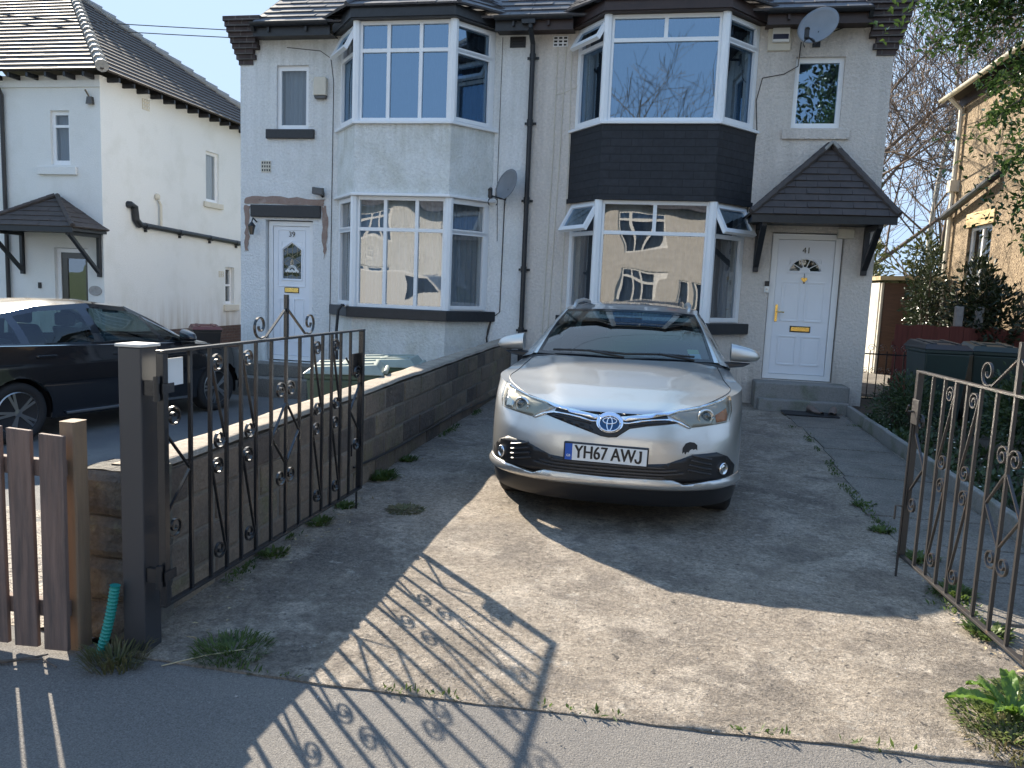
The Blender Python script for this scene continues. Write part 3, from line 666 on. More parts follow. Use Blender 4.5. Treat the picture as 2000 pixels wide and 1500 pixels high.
# air bricks
def airbrick(par, x, z, w, hh, m, mark, nx=4, nz=3):
    mb = MB(); P_ = lambda u, v, d: (u, YF - .014 + d, v); cs = []
    for i in range(nx):
        for j in range(nz): cs.append((x + w * (i + .16) / nx, x + w * (i + .84) / nx, z + hh * (j + .2) / nz, z + hh * (j + .8) / nz))
    holes_wall(mb, P_, x, x + w, z, z + hh, cs, .012); o = part(mb, 'air_vent', m, par)
    b = MB(); b.box(x + .005, x + w - .005, YF - .005, YF - .003, z + .005, z + hh - .005); part(b, 'vent_recess', mark, o)
airbrick(r, -2.42, 5.055, .23, .15, M['trim'], M['trim'], 1, 4); airbrick(r, -6.32, 3.26, .16, .17, M['plastic_cream'], M['lamp_dark'])
airbrick(H41.root, -1.79, 5.06, .21, .14, M['upvc'], M['trim'], 3, 3)
# downpipe on the party line
mb = MB(); xp = -2.07; mb.tube([(xp, 11.06, 5.33), (xp, 11.06, 5.24), (xp, 11.30, 5.08), (xp, 11.335, 4.9), (xp, 11.335, .15), (xp, 11.25, .07)], .036, 10)
for z in (4.86, 3.95, 2.85, 1.85, .95): mb.tube([(xp, 11.335, z), (xp, 11.335, z + .09)], .046, 10)
for z in (4.9, 3.99, 2.89, 1.89, .99): mb.box(xp - .085, xp + .085, YF - .02, YF - .003, z - .015, z + .02)
mb.box(xp - .12, xp + .07, 11.02, 11.10, 5.27, 5.36)
part(mb, 'downpipe', M['black_paint'], r)
# ---- door 41
r = H41.root; yd = YF + .06
mb = MB(); holes_wall(mb, Pd, 1.435, 2.355, .49, 2.525, [(1.515, 2.275, .56, 2.45)], .07); part(mb, 'door_frame', M['upvc'], r, bevel=.008)
mb = MB(); fan = [(1.90 + .20 * math.cos(a), 2.02 + .165 * math.sin(a)) for a in lin(0, math.pi, 16)]
holes_wall(mb, lambda u, v, d: Pd(u, v, d + .025), 1.52, 2.27, .565, 2.445, [(1.69, 2.11, 2.005, 2.20)], .04)
f3 = lambda u, v, d: Pd(u, v, .025 + d)
arc = [(1.90 + .195 * math.cos(a), 2.02 + .16 * math.sin(a)) for a in lin(0, math.pi, 18)]
for i in range(18):
    a, b = arc[i], arc[i + 1]; mb.prism([a, (a[0] + (a[0] - 1.9) * .001, 2.20) if abs(a[0] - 1.9) < .19 else (2.11 if a[0] > 1.9 else 1.69, 2.20), (b[0], 2.20) if abs(b[0] - 1.9) < .19 else (2.11 if b[0] > 1.9 else 1.69, 2.20), b], f3, .0, .04)
mb.prism([(1.69, 2.005), (2.11, 2.005), (2.11, 2.02), (1.69, 2.02)], f3, 0, .04)
inn = [(1.90 + .07 * math.cos(a), 2.02 + .055 * math.sin(a)) for a in lin(0, math.pi, 12)]; mb.prism(inn, f3, -.003, .03)
for i in range(18): mb.bar(f3(*[1.9 + (arc[i][0] - 1.9) * 1.14, 2.02 + (arc[i][1] - 2.02) * 1.16], -.004), f3(*[1.9 + (arc[i + 1][0] - 1.9) * 1.14, 2.02 + (arc[i + 1][1] - 2.02) * 1.16], -.004), .03, .016, up=(0, 1, 0))
mb.bar(f3(1.67, 2.0, -.004), f3(2.13, 2.0, -.004), .03, .016, up=(0, 1, 0))
def mould3(a, b, c, d):
    for p, q in (((a, c), (b, c)), ((b, c), (b, d)), ((b, d), (a, d)), ((a, d), (a, c))): mb.bar(f3(*p, -.003), f3(*q, -.003), .022, .014, up=(0, 1, 0))
    mb.box(a + .035, b - .035, yd + .0215, yd + .026, c + .035, d - .035)
for a, b, c, d in ((1.62, 1.86, 1.32, 1.86), (1.94, 2.18, 1.32, 1.86), (1.62, 1.86, .70, 1.10), (1.94, 2.18, .70, 1.10)): mould3(a, b, c, d)
d41 = part(mb, 'door', M['door_white'], r, bevel=.004)
mb = MB(); mb.prism(arc, f3, .018, .022); part(mb, 'fanlight', M['glass_obscure'], d41)
mb = MB(); mb.prism(arc, f3, .045, .05); part(mb, 'glass_backing', M['curtain_dark'], d41)
mb = MB()
for a in (R(36), R(72), R(108), R(144)): mb.bar(f3(1.9 + .06 * math.cos(a), 2.02 + .05 * math.sin(a), .014), f3(1.9 + .195 * math.cos(a), 2.02 + .16 * math.sin(a), .014), .01, .005, up=(0, 1, 0))
part(mb, 'glazing_bar', M['upvc'], d41)
put('41', 1.90, yd + .018, 2.30, .115, M['lamp_dark'], d41, 'house_number')
mb = MB(); mb.box(1.775, 2.025, yd + .008, yd + .024, 1.175, 1.235); lp = part(mb, 'letter_plate', M['brass'], d41, bevel=.003)
mb = MB(); mb.box(1.762, 2.038, yd + .018, yd + .0245, 1.162, 1.248); part(mb, 'letter_plate_surround', M['trim'], lp)
mb = MB(); mb.box(1.544, 1.576, yd + .008, yd + .024, 1.30, 1.54); mb.tube([(1.56, yd + .01, 1.44), (1.56, yd - .035, 1.44), (1.66, yd - .04, 1.435)], .009, 8); part(mb, 'door_handle', M['brass'], d41, bevel=.003)
mb = MB(); hp = [(1.9 + .033 * math.sin(t) ** 3 * 1.25, 1.90 + .033 * (.95 * math.cos(t) - .38 * math.cos(2 * t) - .15 * math.cos(3 * t))) for t in lin(0, 2 * math.pi, 24)[:-1]]
mb.prism(hp, f3, -.014, -.002); kn = part(mb, 'heart_ornament', M['brass'], d41, bevel=.003)
mb = MB(); mb.tube([f3(1.9, 1.92, -.006), f3(1.9, 1.985, -.003)], .003, 6); mb.lathe(f3(1.9, 1.855, -.014), [(.012, 0), (.012, .01)], 10, 1); part(mb, 'ornament_ribbon', M['trim'], kn)
mb = MB(); mb.box(1.30, 2.52, 10.96, YF - .004, -.05, .475); mb.box(1.34, 2.50, 10.80, 10.958, -.05, .27); part(mb, 'doorstep', M['kerb_stone'], r, bevel=.015)
mb = MB(); mb.box(2.26, 2.47, YF - .09, YF - .003, 2.47, 2.60); part(mb, 'door_sensor_box', M['plastic_cream'], r, bevel=.006)
# ---- porch canopy 41: a half pyramid of tiles on two black timber brackets
def canopy(par, cx, x0, x1, z0, zt, yw, dep, rows, m, bz, lead=True):
    ap = (cx, yw - .02, zt); A = (x0, yw - dep, z0); B = (x1, yw - dep, z0); A2 = (x0 - .03, yw - .003, z0); B2 = (x1 + .03, yw - .003, z0)
    mb = MB(); e = .03
    roof_rows(mb, A, B, (cx + e, yw - .12, zt - .03), (cx - e, yw - .12, zt - .03), rows, .28, .02)
    roof_rows(mb, A2, A, (cx - e, yw - .12, zt - .03), (cx - e, yw - .004, zt), rows, .28, .02); roof_rows(mb, B, B2, (cx + e, yw - .004, zt), (cx + e, yw - .12, zt - .03), rows, .28, .02)
    for q, s in ((A, -1), (B, 1)):
        a = Vector(q); b = Vector((cx + s * e, yw - .12, zt))
        for i in range(10): mb.tube([a.lerp(b, i / 10) + Vector((0, 0, .03)), a.lerp(b, (i + 1.05) / 10) + Vector((0, 0, .018))], [.045, .05], 8)
    c = part(mb, 'porch_canopy', m, par)
    mb = MB(); mb.box(x0 + .03, x1 - .03, yw - dep + .03, yw - .004, z0 - .07, z0 - .012); mb.box(x0 + .015, x1 - .015, yw - dep + .005, yw - dep + .028, z0 - .10, z0 - .005); part(mb, 'canopy_board', M['black_paint'], c)
    if lead:
        mb = MB(); mb.bar((cx - .17, yw - .10, zt - .13), (cx, yw - .10, zt + .06), .22, .04, up=(0, 0, 1)); mb.bar((cx + .17, yw - .10, zt - .13), (cx, yw - .10, zt + .06), .22, .04, up=(0, 0, 1)); part(mb, 'ridge_tile', M['lead'], c, bevel=.008)
    for x in (x0 + .19, x1 - .19):
        mb = MB(); mb.box(x - .035, x + .035, yw - .075, yw - .004, bz, z0 - .072)
        mb.bar((x, yw - .05, bz + .08), (x, yw - dep + .10, z0 - .10), .06, .075, up=(1, 0, 0)); mb.bar((x, yw - .004, z0 - .11), (x, yw - dep + .06, z0 - .11), .06, .07)
        part(mb, 'bracket', M['black_paint'], c, bevel=.006)
    return c
canopy(r, 2.07, 1.03, 2.83, 2.70, 3.67, YF, .78, 10, M['tile'], 1.98)
# ---- cables on the walls (thin service cables, one object per house front)
mb = MB(); y = YF - .006
mb.tube([(-5.90, y, 5.12), (-5.35, y, 5.06), (-5.18, y, 4.95), (-5.13, y, 4.6), (-5.14, y, 2.5), (-5.15, y, .2)], .006, 5)
part(mb, 'cable', M['lamp_dark'], H39.root); mb = MB(); mb.tube([(-2.53, y, 5.2), (-2.53, y, 3.2), (-2.50, y, 2.3)], .004, 5); part(mb, 'cable', M['lamp_dark'], H39.root)
mb = MB(); mb.tube([(-2.40, y - .02, 2.98), (-2.41, y, 2.8), (-2.42, y, 1.25), (-2.48, y, 1.2), (-2.55, y, 1.15), (-2.60, y, .95), (-2.62, y, .6)], .008, 6)
part(mb, 'cable', M['plastic_black'], H39.root); mb = MB(); mb.tube([(-2.55, y, 1.1), (-2.60, y - .03, .85), (-2.57, y, .6)], .012, 6); part(mb, 'cable', M['plastic_black'], H39.root)
mb = MB()
for x, dx in ((-1.72, .0), (-1.60, -.02), (-1.52, .03)): mb = MB(); mb.tube([(x, y, 5.1), (x + dx, y, 3.6), (x + dx * 2 - .04, y, .9)], .007, 5); part(mb, 'cable', M['plastic_cream'], H41.root)
mb = MB()
mb.tube([(-1.30, YF - .04, 4.95), (-1.42, y, 4.5), (-1.62, y, 4.42), (-1.72, y, 4.4)], .006, 5)
part(mb, 'cable', M['plastic_cream'], H41.root)
mb = MB(); mb.tube([(1.58, y - .04, 5.05), (1.57, y, 4.75), (1.40, y, 4.65), (1.12, y, 4.60), (1.06, y, 4.3), (1.10, y, 3.9), (1.05, y, 3.3), (1.06, y, 2.8)], .007, 6)
part(mb, 'cable', M['lamp_dark'], H41.root); mb = MB(); mb.tube([(1.98, y - .03, 5.18), (2.2, y, 5.27), (2.35, y, 5.38)], .007, 6); part(mb, 'cable', M['lamp_dark'], H41.root)
# ================================================================ fittings that hang on the houses
def dish(name, label, x, z, rx, rz, yaw, tilt, bx, bz, dy):
    t = thing(name, label, 'satellite dish', (x, YF, z), 'satellite dishes on the house fronts')
    Mx = Matrix.Translation((x, dy, z)) @ Matrix.Rotation(yaw, 4, 'Z') @ Matrix.Rotation(tilt, 4, 'X')
    mb = MB(); n = 28; vs = []
    for th in (0, .006):
        for k in range(8):
            for j in range(n):
                a = 2 * math.pi * j / n; q = k / 7; vs.append((rx * q * math.cos(a), -.06 * q * q + th + .05, rz * q * math.sin(a)))
    fs = [(l * 8 * n + k * n + j, l * 8 * n + k * n + (j + 1) % n, l * 8 * n + (k + 1) * n + (j + 1) % n, l * 8 * n + (k + 1) * n + j) for l in (0, 1) for k in range(7) for j in range(n)]
    fs += [(7 * n + j, 7 * n + (j + 1) % n, 15 * n + (j + 1) % n, 15 * n + j) for j in range(n)]
    mb.add(vs, fs); mb.xf(Mx); part(mb, 'reflector', M['dish'], t, smooth=True)
    mb = MB(); mb.tube([Mx @ Vector((0, .055, -rz * .2)), Mx @ Vector((0, .055, -rz * .9)), Mx @ Vector((-.02, -.22, -rz * 1.12))], .012, 8)
    part(mb, 'feed_arm', M['plastic_black'], t)
    mb = MB(); c = Mx @ Vector((-.02, -.22, -rz * 1.05)); mb.box(c.x - .025, c.x + .025, c.y - .03, c.y + .05, c.z - .05, c.z + .07)
    mb.tube([(c.x, c.y - .03, c.z + .05), (c.x, c.y + .03, c.z + .075)], .03, 10); part(mb, 'receiver', M['plastic_black'], t, bevel=.006)
    mb = MB(); mb.box(bx - .05, bx + .05, YF - .02, YF - .003, bz - .07, bz + .07); mb.tube([(bx, YF - .02, bz), (bx, YF - .13, bz), Mx @ Vector((0, .07, 0))], .018, 8); part(mb, 'wall_bracket', M['plastic_black'], t)
    mb = MB()
    for k in range(2): mb.tube([(c.x - .01 + .09 * k * 0 + .07 * math.sin(a) + .05, c.y + .02, c.z - .05 - .06 * (1 - math.cos(a)) + .012 * k) for a in lin(-2.4, 2.4, 12)], .004, 5)
    part(mb, 'cable', M['plastic_black'], t)
dish('satellite_dish', 'grey oval satellite dish at the eaves above the porch canopy of the cream house', 1.70, 5.10, .26, .25, R(-30), R(-18), 1.78, 5.06, 10.86)
dish('satellite_dish', 'grey oval satellite dish on the white house between its lower bay and the downpipe', -2.33, 3.09, .215, .235, R(-38), R(-18), -2.50, 3.00, 11.12)
def alarm(label, x0, x1, z0, z1, mb_, strip):
    t = thing('alarm_box', label, 'alarm box', ((x0 + x1) / 2, YF, z0)); mb = MB()
    if strip == 'navy':
        mb.box(x0, x1, YF - .03, YF - .003, z0, z1); part(mb, 'back_box', M['plastic_cream'], t, bevel=.01)
        mb = MB(); mb.box(x0 + .055, x1 - .03, YF - .075, YF - .0305, z0 + .10, z1 - .01); part(mb, 'cover', M['plastic_white'], t, bevel=.01)
        mb = MB(); mb.box(x0 + .06, x1 - .045, YF - .078, YF - .0755, z0 + .135, z0 + .20); part(mb, 'stripe', M['navy'], t)
    else:
        mb.prism([(x0, z0 + .05), (x1, z0 + .05), (x1, z1 - .02), (x1 - .02, z1), (x0 + .02, z1), (x0, z1 - .02)], lambda u, v, d: (u, YF - .003 - d, v), 0, .075); part(mb, 'cover', M['plastic_cream'], t, bevel=.012)
        mb = MB(); mb.prism([(x0 + .004, z0 + .049), (x1 - .004, z0 + .049), (x1 - .02, z0), (x0 + .02, z0)], lambda u, v, d: (u, YF - .003 - d, v), 0, .065); part(mb, 'strobe', M['lamp_dark'], t, bevel=.006)
alarm('cream alarm box with a dark strobe beside the small upper window of the white house', -5.43, -5.225, 4.35, 4.67, 0, 'dark')
alarm('white and cream alarm box with a dark blue stripe left of the high satellite dish', 1.15, 1.455, 4.95, 5.36, 0, 'navy')
t = thing('floodlight', 'small dark floodlight on the white house above the scarred lintel', 'wall light', (-5.32, YF, 2.97))
mb = MB(); mb.hexa([(-5.41, YF - .14, 2.93), (-5.24, YF - .14, 2.91), (-5.24, YF - .05, 2.90), (-5.41, YF - .05, 2.92), (-5.41, YF - .13, 3.03), (-5.24, YF - .13, 3.01), (-5.24, YF - .06, 3.02), (-5.41, YF - .06, 3.04)]); part(mb, 'lamp_head', M['lamp_dark'], t, bevel=.006)
mb = MB(); mb.box(-5.30, -5.26, YF - .06, YF - .003, 2.90, 2.96); mb.tube([(-5.28, YF - .04, 2.92), (-5.25, YF - .09, 2.89)], .02, 8); part(mb, 'bracket', M['plastic_black'], t)
t = thing('lantern', 'dark hanging wall lantern left of the door numbered 39', 'wall light', (-6.42, YF, 2.45))
mb = MB(); mb.tube([(-6.40, YF - .003, 2.49), (-6.40, YF - .12, 2.54), (-6.41, YF - .14, 2.47)], .012, 8); mb.lathe((-6.41, YF - .14, 2.42), [(.02, .05), (.06, .0), (.06, -.01)], 10); part(mb, 'arm', M['plastic_black'], t)
mb = MB(); mb.lathe((-6.41, YF - .14, 2.28), [(.03, 0), (.055, .13)], 8); part(mb, 'lamp_glass', M['lamp_dark'], t)
t = thing('door_camera', 'small black and white doorbell beside the gold-handled white door', 'doorbell', (1.395, YF, 1.78))
mb = MB(); mb.box(1.365, 1.425, YF - .03, YF - .003, 1.79, 1.86); part(mb, 'sensor', M['plastic_black'], t, bevel=.005)
mb = MB(); mb.box(1.362, 1.428, YF - .028, YF - .003, 1.70, 1.789); part(mb, 'body', M['plastic_white'], t, bevel=.005)
mb = MB(); mb.lathe((1.395, YF - .028, 1.745), [(.016, 0), (.014, -.004)], 14, 1); part(mb, 'button', M['steel'], t)
t = thing('water_pipe', 'black overflow hose rising past the black sill of the white house', 'pipe', (-4.62, 10.62, .2))
mb = MB(); mb.tube([(-4.58, 10.655, 1.26), (-4.60, 10.60, 1.27), (-4.66, 10.60, 1.2), (-4.69, 10.62, .9), (-4.68, 10.63, .3), (-4.66, 10.64, -.16)], .022, 8); part(mb, 'hose', M['hosepipe'], t, smooth=True)
mb = MB(); mb.lathe((-4.58, 10.66, 1.26), [(.03, 0), (.03, -.02), (.02, -.03)], 12, 1); part(mb, 'clip', M['steel'], t)
# ================================================================ left house
LX, LY = -11.1, 13.8
lh = thing('detached_house', 'white rendered house on the left with a hipped tiled roof and small porch', 'house', (-14.5, LY, 0))
mb = MB(); P = lambda u, v, d: (u, LY + d, v)
wl = (-12.24, -11.80, 3.70, 4.75); dl = (-12.24, -11.46, .2, 2.06)
holes_wall(mb, P, -18.1, LX, -.6, 5.42, [wl, dl], .2)
Pf = lambda u, v, d: (LX - d, u, v)
fw = (17.37, 17.93, 3.42, 4.62); sw = (18.2, 18.62, .92, 1.86)
holes_wall(mb, Pf, LY + .2, 20.9, -.6, 5.42, [fw, sw], .2)
mb.box(-18.1, -11.3, 20.7, 20.9, -.6, 5.42); mb.box(-18.1, -17.9, LY + .2, 20.7, -.6, 5.42)
part(mb, 'wall', M['left_render'], lh)
mb = MB(); mb.box(-17.8, -11.6, LY + .6, LY + .65, -.4, 5.3); mb.box(-11.75, -11.7, LY + .66, 20.5, -.4, 5.3); part(mb, 'dark_room_plate', M['interior'], lh)  # black plates again give the unlit rooms their darkness
ov = .32; a = (-18.4, LY - ov, 5.44); b = (LX + ov, LY - ov, 5.44); c = (LX + ov, 20.9 + ov, 5.44); d = (-18.4, 20.9 + ov, 5.44)
rx = LX + ov - (20.9 + 2 * ov - LY) / 2; ry = (LY + 20.9) / 2; rz = 5.44 + (20.9 + 2 * ov - LY) / 2 * .74
ap = (rx, ry, rz); ap2 = (-18.4, ry, rz)
mb = MB(); roof_rows(mb, a, b, ap, ap2, 21, .30, .03, jit=.25); roof_rows(mb, b, c, ap, ap, 21, .30, .03, jit=.25); roof_rows(mb, c, d, ap2, ap, 21, .30, .03); part(mb, 'roof', M['tile'], lh)
mb = MB()
for q in (b, c):
    p0 = Vector(q); p1 = Vector(ap); n = int((p1 - p0).length / .33)
    for i in range(n): mb.tube([p0.lerp(p1, i / n) + Vector((0, 0, .06)), p0.lerp(p1, (i + 1.04) / n) + Vector((0, 0, .035))], [.12, .095], 10)
part(mb, 'hip_tile', M['lead'], lh, label='pale hip tiles')
x = -14.2
while x < LX: mb = MB(); mb.box(x, x + .05, LY - .28, LY - .004, 5.33, 5.42); part(mb, 'rafter_end', M['black_paint'], lh); x += .42
y = LY + .2
while y < 20.8: mb = MB(); mb.box(LX + .004, LX + .27, y, y + .05, 5.33, 5.42); part(mb, 'rafter_end', M['black_paint'], lh); y += .44
mb = MB(); mb.box(-18.1, LX + .03, LY - .035, LY - .003, 5.19, 5.32); part(mb, 'eaves_band', M['left_render'], lh)
Pw = lambda u, v, d: (wl[0] + u, LY + d, v)
f = flush_window(lh, Pw, .44, wl[2], wl[3], [(.07, .37, wl[2] + .09, wl[3] - .32), (.07, .37, wl[3] - .27, wl[3] - .08)], rec=.06, cur='curtain_net', gl='glass_obscure')
mb = MB(); mb.box(-12.53, -11.64, LY - .06, LY - .003, 3.50, 3.66); part(mb, 'sill', M['left_render'], lh, bevel=.01)
Pg = lambda u, v, d: (LX - d, fw[0] + u, v)
flush_window(lh, Pg, .56, fw[2], fw[3], [(.07, .49, fw[2] + .07, fw[3] - .07)], rec=.06, cur='curtain_cream')
Pg2 = lambda u, v, d: (LX - d, sw[0] + u, v)
flush_window(lh, Pg2, .42, sw[2], sw[3], [(.05, .37, sw[2] + .06, sw[2] + .45), (.05, .37, sw[2] + .5, sw[3] - .06)], rec=.10, cur='curtain_dark')
mb = MB(); mb.box(LX + .003, LX + .06, 17.25, 18.05, 3.28, 3.41); mb.box(LX + .003, LX + .07, 18.1, 18.75, .74, .90); part(mb, 'sill', M['plastic_cream'], lh, bevel=.01)
mb = MB(); mb.box(LX + .003, LX + .03, LY + .003, 20.88, -.6, .36); part(mb, 'brick_plinth', M['brick_plinth'], lh)
mb = MB(); holes_wall(mb, lambda u, v, d: (u, LY + .08 + d, v), dl[0], dl[1], .22, 2.05, [(dl[0] + .08, dl[1] - .08, .3, 1.97)], .06); part(mb, 'door_frame', M['upvc'], lh)
mb = MB(); holes_wall(mb, lambda u, v, d: (u, LY + .10 + d, v), dl[0] + .08, dl[1] - .08, .3, 1.97, [(dl[0] + .22, dl[1] - .14, .6, 1.85)], .04); dd = part(mb, 'door', M['lamp_dark'], lh, bevel=.005)
mb = MB(); mb.box(dl[0] + .21, dl[1] - .13, LY + .115, LY + .12, .59, 1.86); part(mb, 'door_glass', M['glass'], dd)
canopy(lh, -12.05, -13.15, -10.98, 2.42, 3.06, LY, .95, 6, M['tile'], 1.5, lead=False)
mb = MB(); g = LX + .06
mb.tube([(LX, 14.55, 3.02), (g, 14.55, 3.02), (g, 14.68, 2.98), (g, 14.72, 2.72), (g, 14.85, 2.62)], .075, 10); mb.tube([(g, 14.8, 2.64), (g, 20.6, 2.44)], .055, 10)
for y in (15.0, 16.2, 17.4, 18.6): mb.tube([(g, y, 2.63 - (y - 14.8) * .0345), (g, y + .12, 2.626 - (y - 14.8) * .0345)], .068, 10); mb.box(LX + .003, g, y + .04, y + .08, 2.50 - (y - 14.8) * .0345, 2.56 - (y - 14.8) * .0345)
part(mb, 'waste_pipe', M['black_paint'], lh)
mb = MB(); mb.tube([(g, 15.55, 2.62), (g, 15.55, 3.12), (g, 15.48, 3.2)], .03, 8); mb.lathe((LX + .04, 15.46, 3.22), [(.02, 0), (.06, .03), (.06, .1), (.03, .14)], 10); part(mb, 'boiler_flue', M['plastic_cream'], lh)
mb = MB(); cs = [(15.08 + .07 * i, 15.13 + .07 * i, 5.10 + .07 * j, 5.145 + .07 * j) for i in range(3) for j in range(3)]; holes_wall(mb, lambda u, v, d: (LX + .015 - d, u, v), 15.05, 15.28, 5.06, 5.28, cs, .012)
cs = [(17.92 + .1 * i, 17.99 + .1 * i, 1.62 + .06 * j, 1.66 + .06 * j) for i in range(2) for j in range(2)]; holes_wall(mb, lambda u, v, d: (LX + .015 - d, u, v), 17.9, 18.11, 1.6, 1.75, cs, .012)
part(mb, 'air_vent', M['plastic_cream'], lh)
mb = MB(); mb.hexa([(-11.36, LY - .08, 4.86), (-11.22, LY - .08, 4.86), (-11.22, LY - .003, 4.86), (-11.36, LY - .003, 4.86), (-11.34, LY - .07, 5.0), (-11.24, LY - .07, 5.0), (-11.24, LY - .003, 5.0), (-11.34, LY - .003, 5.0)]); mb.tube([(-11.30, LY - .05, 5.0), (-11.33, LY - .12, 5.12)], .02, 6)
part(mb, 'cable_box', M['lamp_dark'], lh)
mb = MB(); mb.box(-12.62, -12.56, LY - .03, LY - .003, 1.22, 1.34); part(mb, 'doorbell', M['plastic_black'], lh)
mb = MB(); mb.prism(ell(-11.3, 1.22, .15, .10, 20), lambda u, v, d: (u, LY - .003 - d, v), 0, .015); part(mb, 'name_plaque', M['conc_post'], lh)
mb = MB(); mb.tube([(-13.30, LY - .15, 5.2), (-13.30, LY - .06, 5.05), (-13.30, LY - .06, .1)], .04, 8); half_gutter(mb, (-18.2, LY - .36, 5.43), (-13.2, LY - .36, 5.43)); part(mb, 'downpipe', M['black_paint'], lh)
# ================================================================ right house (flank to us)
RX = 5.62
rh = thing('pebbledashed_house', 'sunlit brown pebbledashed house at the right edge with a plain side wall', 'house', (9, 14, 0))
mb = MB(); P = lambda u, v, d: (RX + d, u, v)
hole = (15.28, 16.40, 2.0, 3.12)
holes_wall(mb, P, 10.6, 17.4, -.3, 5.78, [hole], .2); mb.box(RX + .2, 13, 10.6, 10.8, -.3, 5.78); mb.box(RX + .2, 13, 17.2, 17.4, -.3, 5.78); part(mb, 'wall', M['pebbledash'], rh)
mb = MB(); mb.box(RX + .15, RX + .19, 15.2, 16.5, 1.9, 3.2); part(mb, 'window_back', M['interior'], rh)
flush_window(rh, lambda u, v, d: (RX + d, 16.40 - u, v), 1.12, 2.0, 3.12, [(.06, .53, 2.06, 3.06), (.59, 1.06, 2.06, 3.06)], rec=.06, cur=None)
mb = MB(); mb.box(RX - .03, RX - .003, 15.2, 16.5, 3.12, 3.38); part(mb, 'lintel', mat('sandstone', (.56, .42, .22), .85, var=[(20, .15)]), rh, bevel=.01)
mb = MB(); roof_rows(mb, (RX - .28, 17.75, 5.80), (RX - .28, 10.2, 5.80), (RX + 3.6, 13.97, 8.6), (RX + 3.6, 13.98, 8.6), 14, .3, .03); roof_rows(mb, (RX - .28, 10.2, 5.80), (13.3, 10.2, 5.80), (RX + 3.7, 13.97, 8.6), (RX + 3.6, 13.97, 8.6), 14, .3, .03); roof_rows(mb, (13.3, 17.75, 5.80), (RX - .28, 17.75, 5.80), (RX + 3.6, 13.98, 8.6), (RX + 3.7, 13.98, 8.6), 14, .3, .03)
part(mb, 'roof', M['tile'], rh)
mb = MB(); half_gutter(mb, (RX - .33, 17.7, 5.78), (RX - .33, 10.3, 5.78), .06); part(mb, 'gutter', M['plastic_cream'], rh)
mb = MB(); mb.box(RX - .02, RX - .003, 10.3, 17.6, 5.6, 5.78); part(mb, 'fascia', M['brown_paint'], rh)
mb = MB(); mb.tube([(RX - .30, 17.25, 5.72), (RX - .08, 17.25, 5.5), (RX - .08, 17.25, .2)], .05, 8); mb.box(RX - .17, RX + .0, 17.15, 17.35, 3.9, 4.12); part(mb, 'downpipe', M['plastic_cream'], rh)
mb = MB(); mb.tube([(RX - .14, 17.45, 3.42), (RX - .14, 15.2, 3.86)], .07, 10); mb.tube([(RX - .14, 15.22, 3.86), (RX - .02, 15.15, 3.98)], .07, 10)
for y in (17.0, 15.8): mb.box(RX - .15, RX - .003, y, y + .05, 3.50 + (17.4 - y) * .19, 3.56 + (17.4 - y) * .19)
part(mb, 'waste_pipe', M['black_paint'], rh)
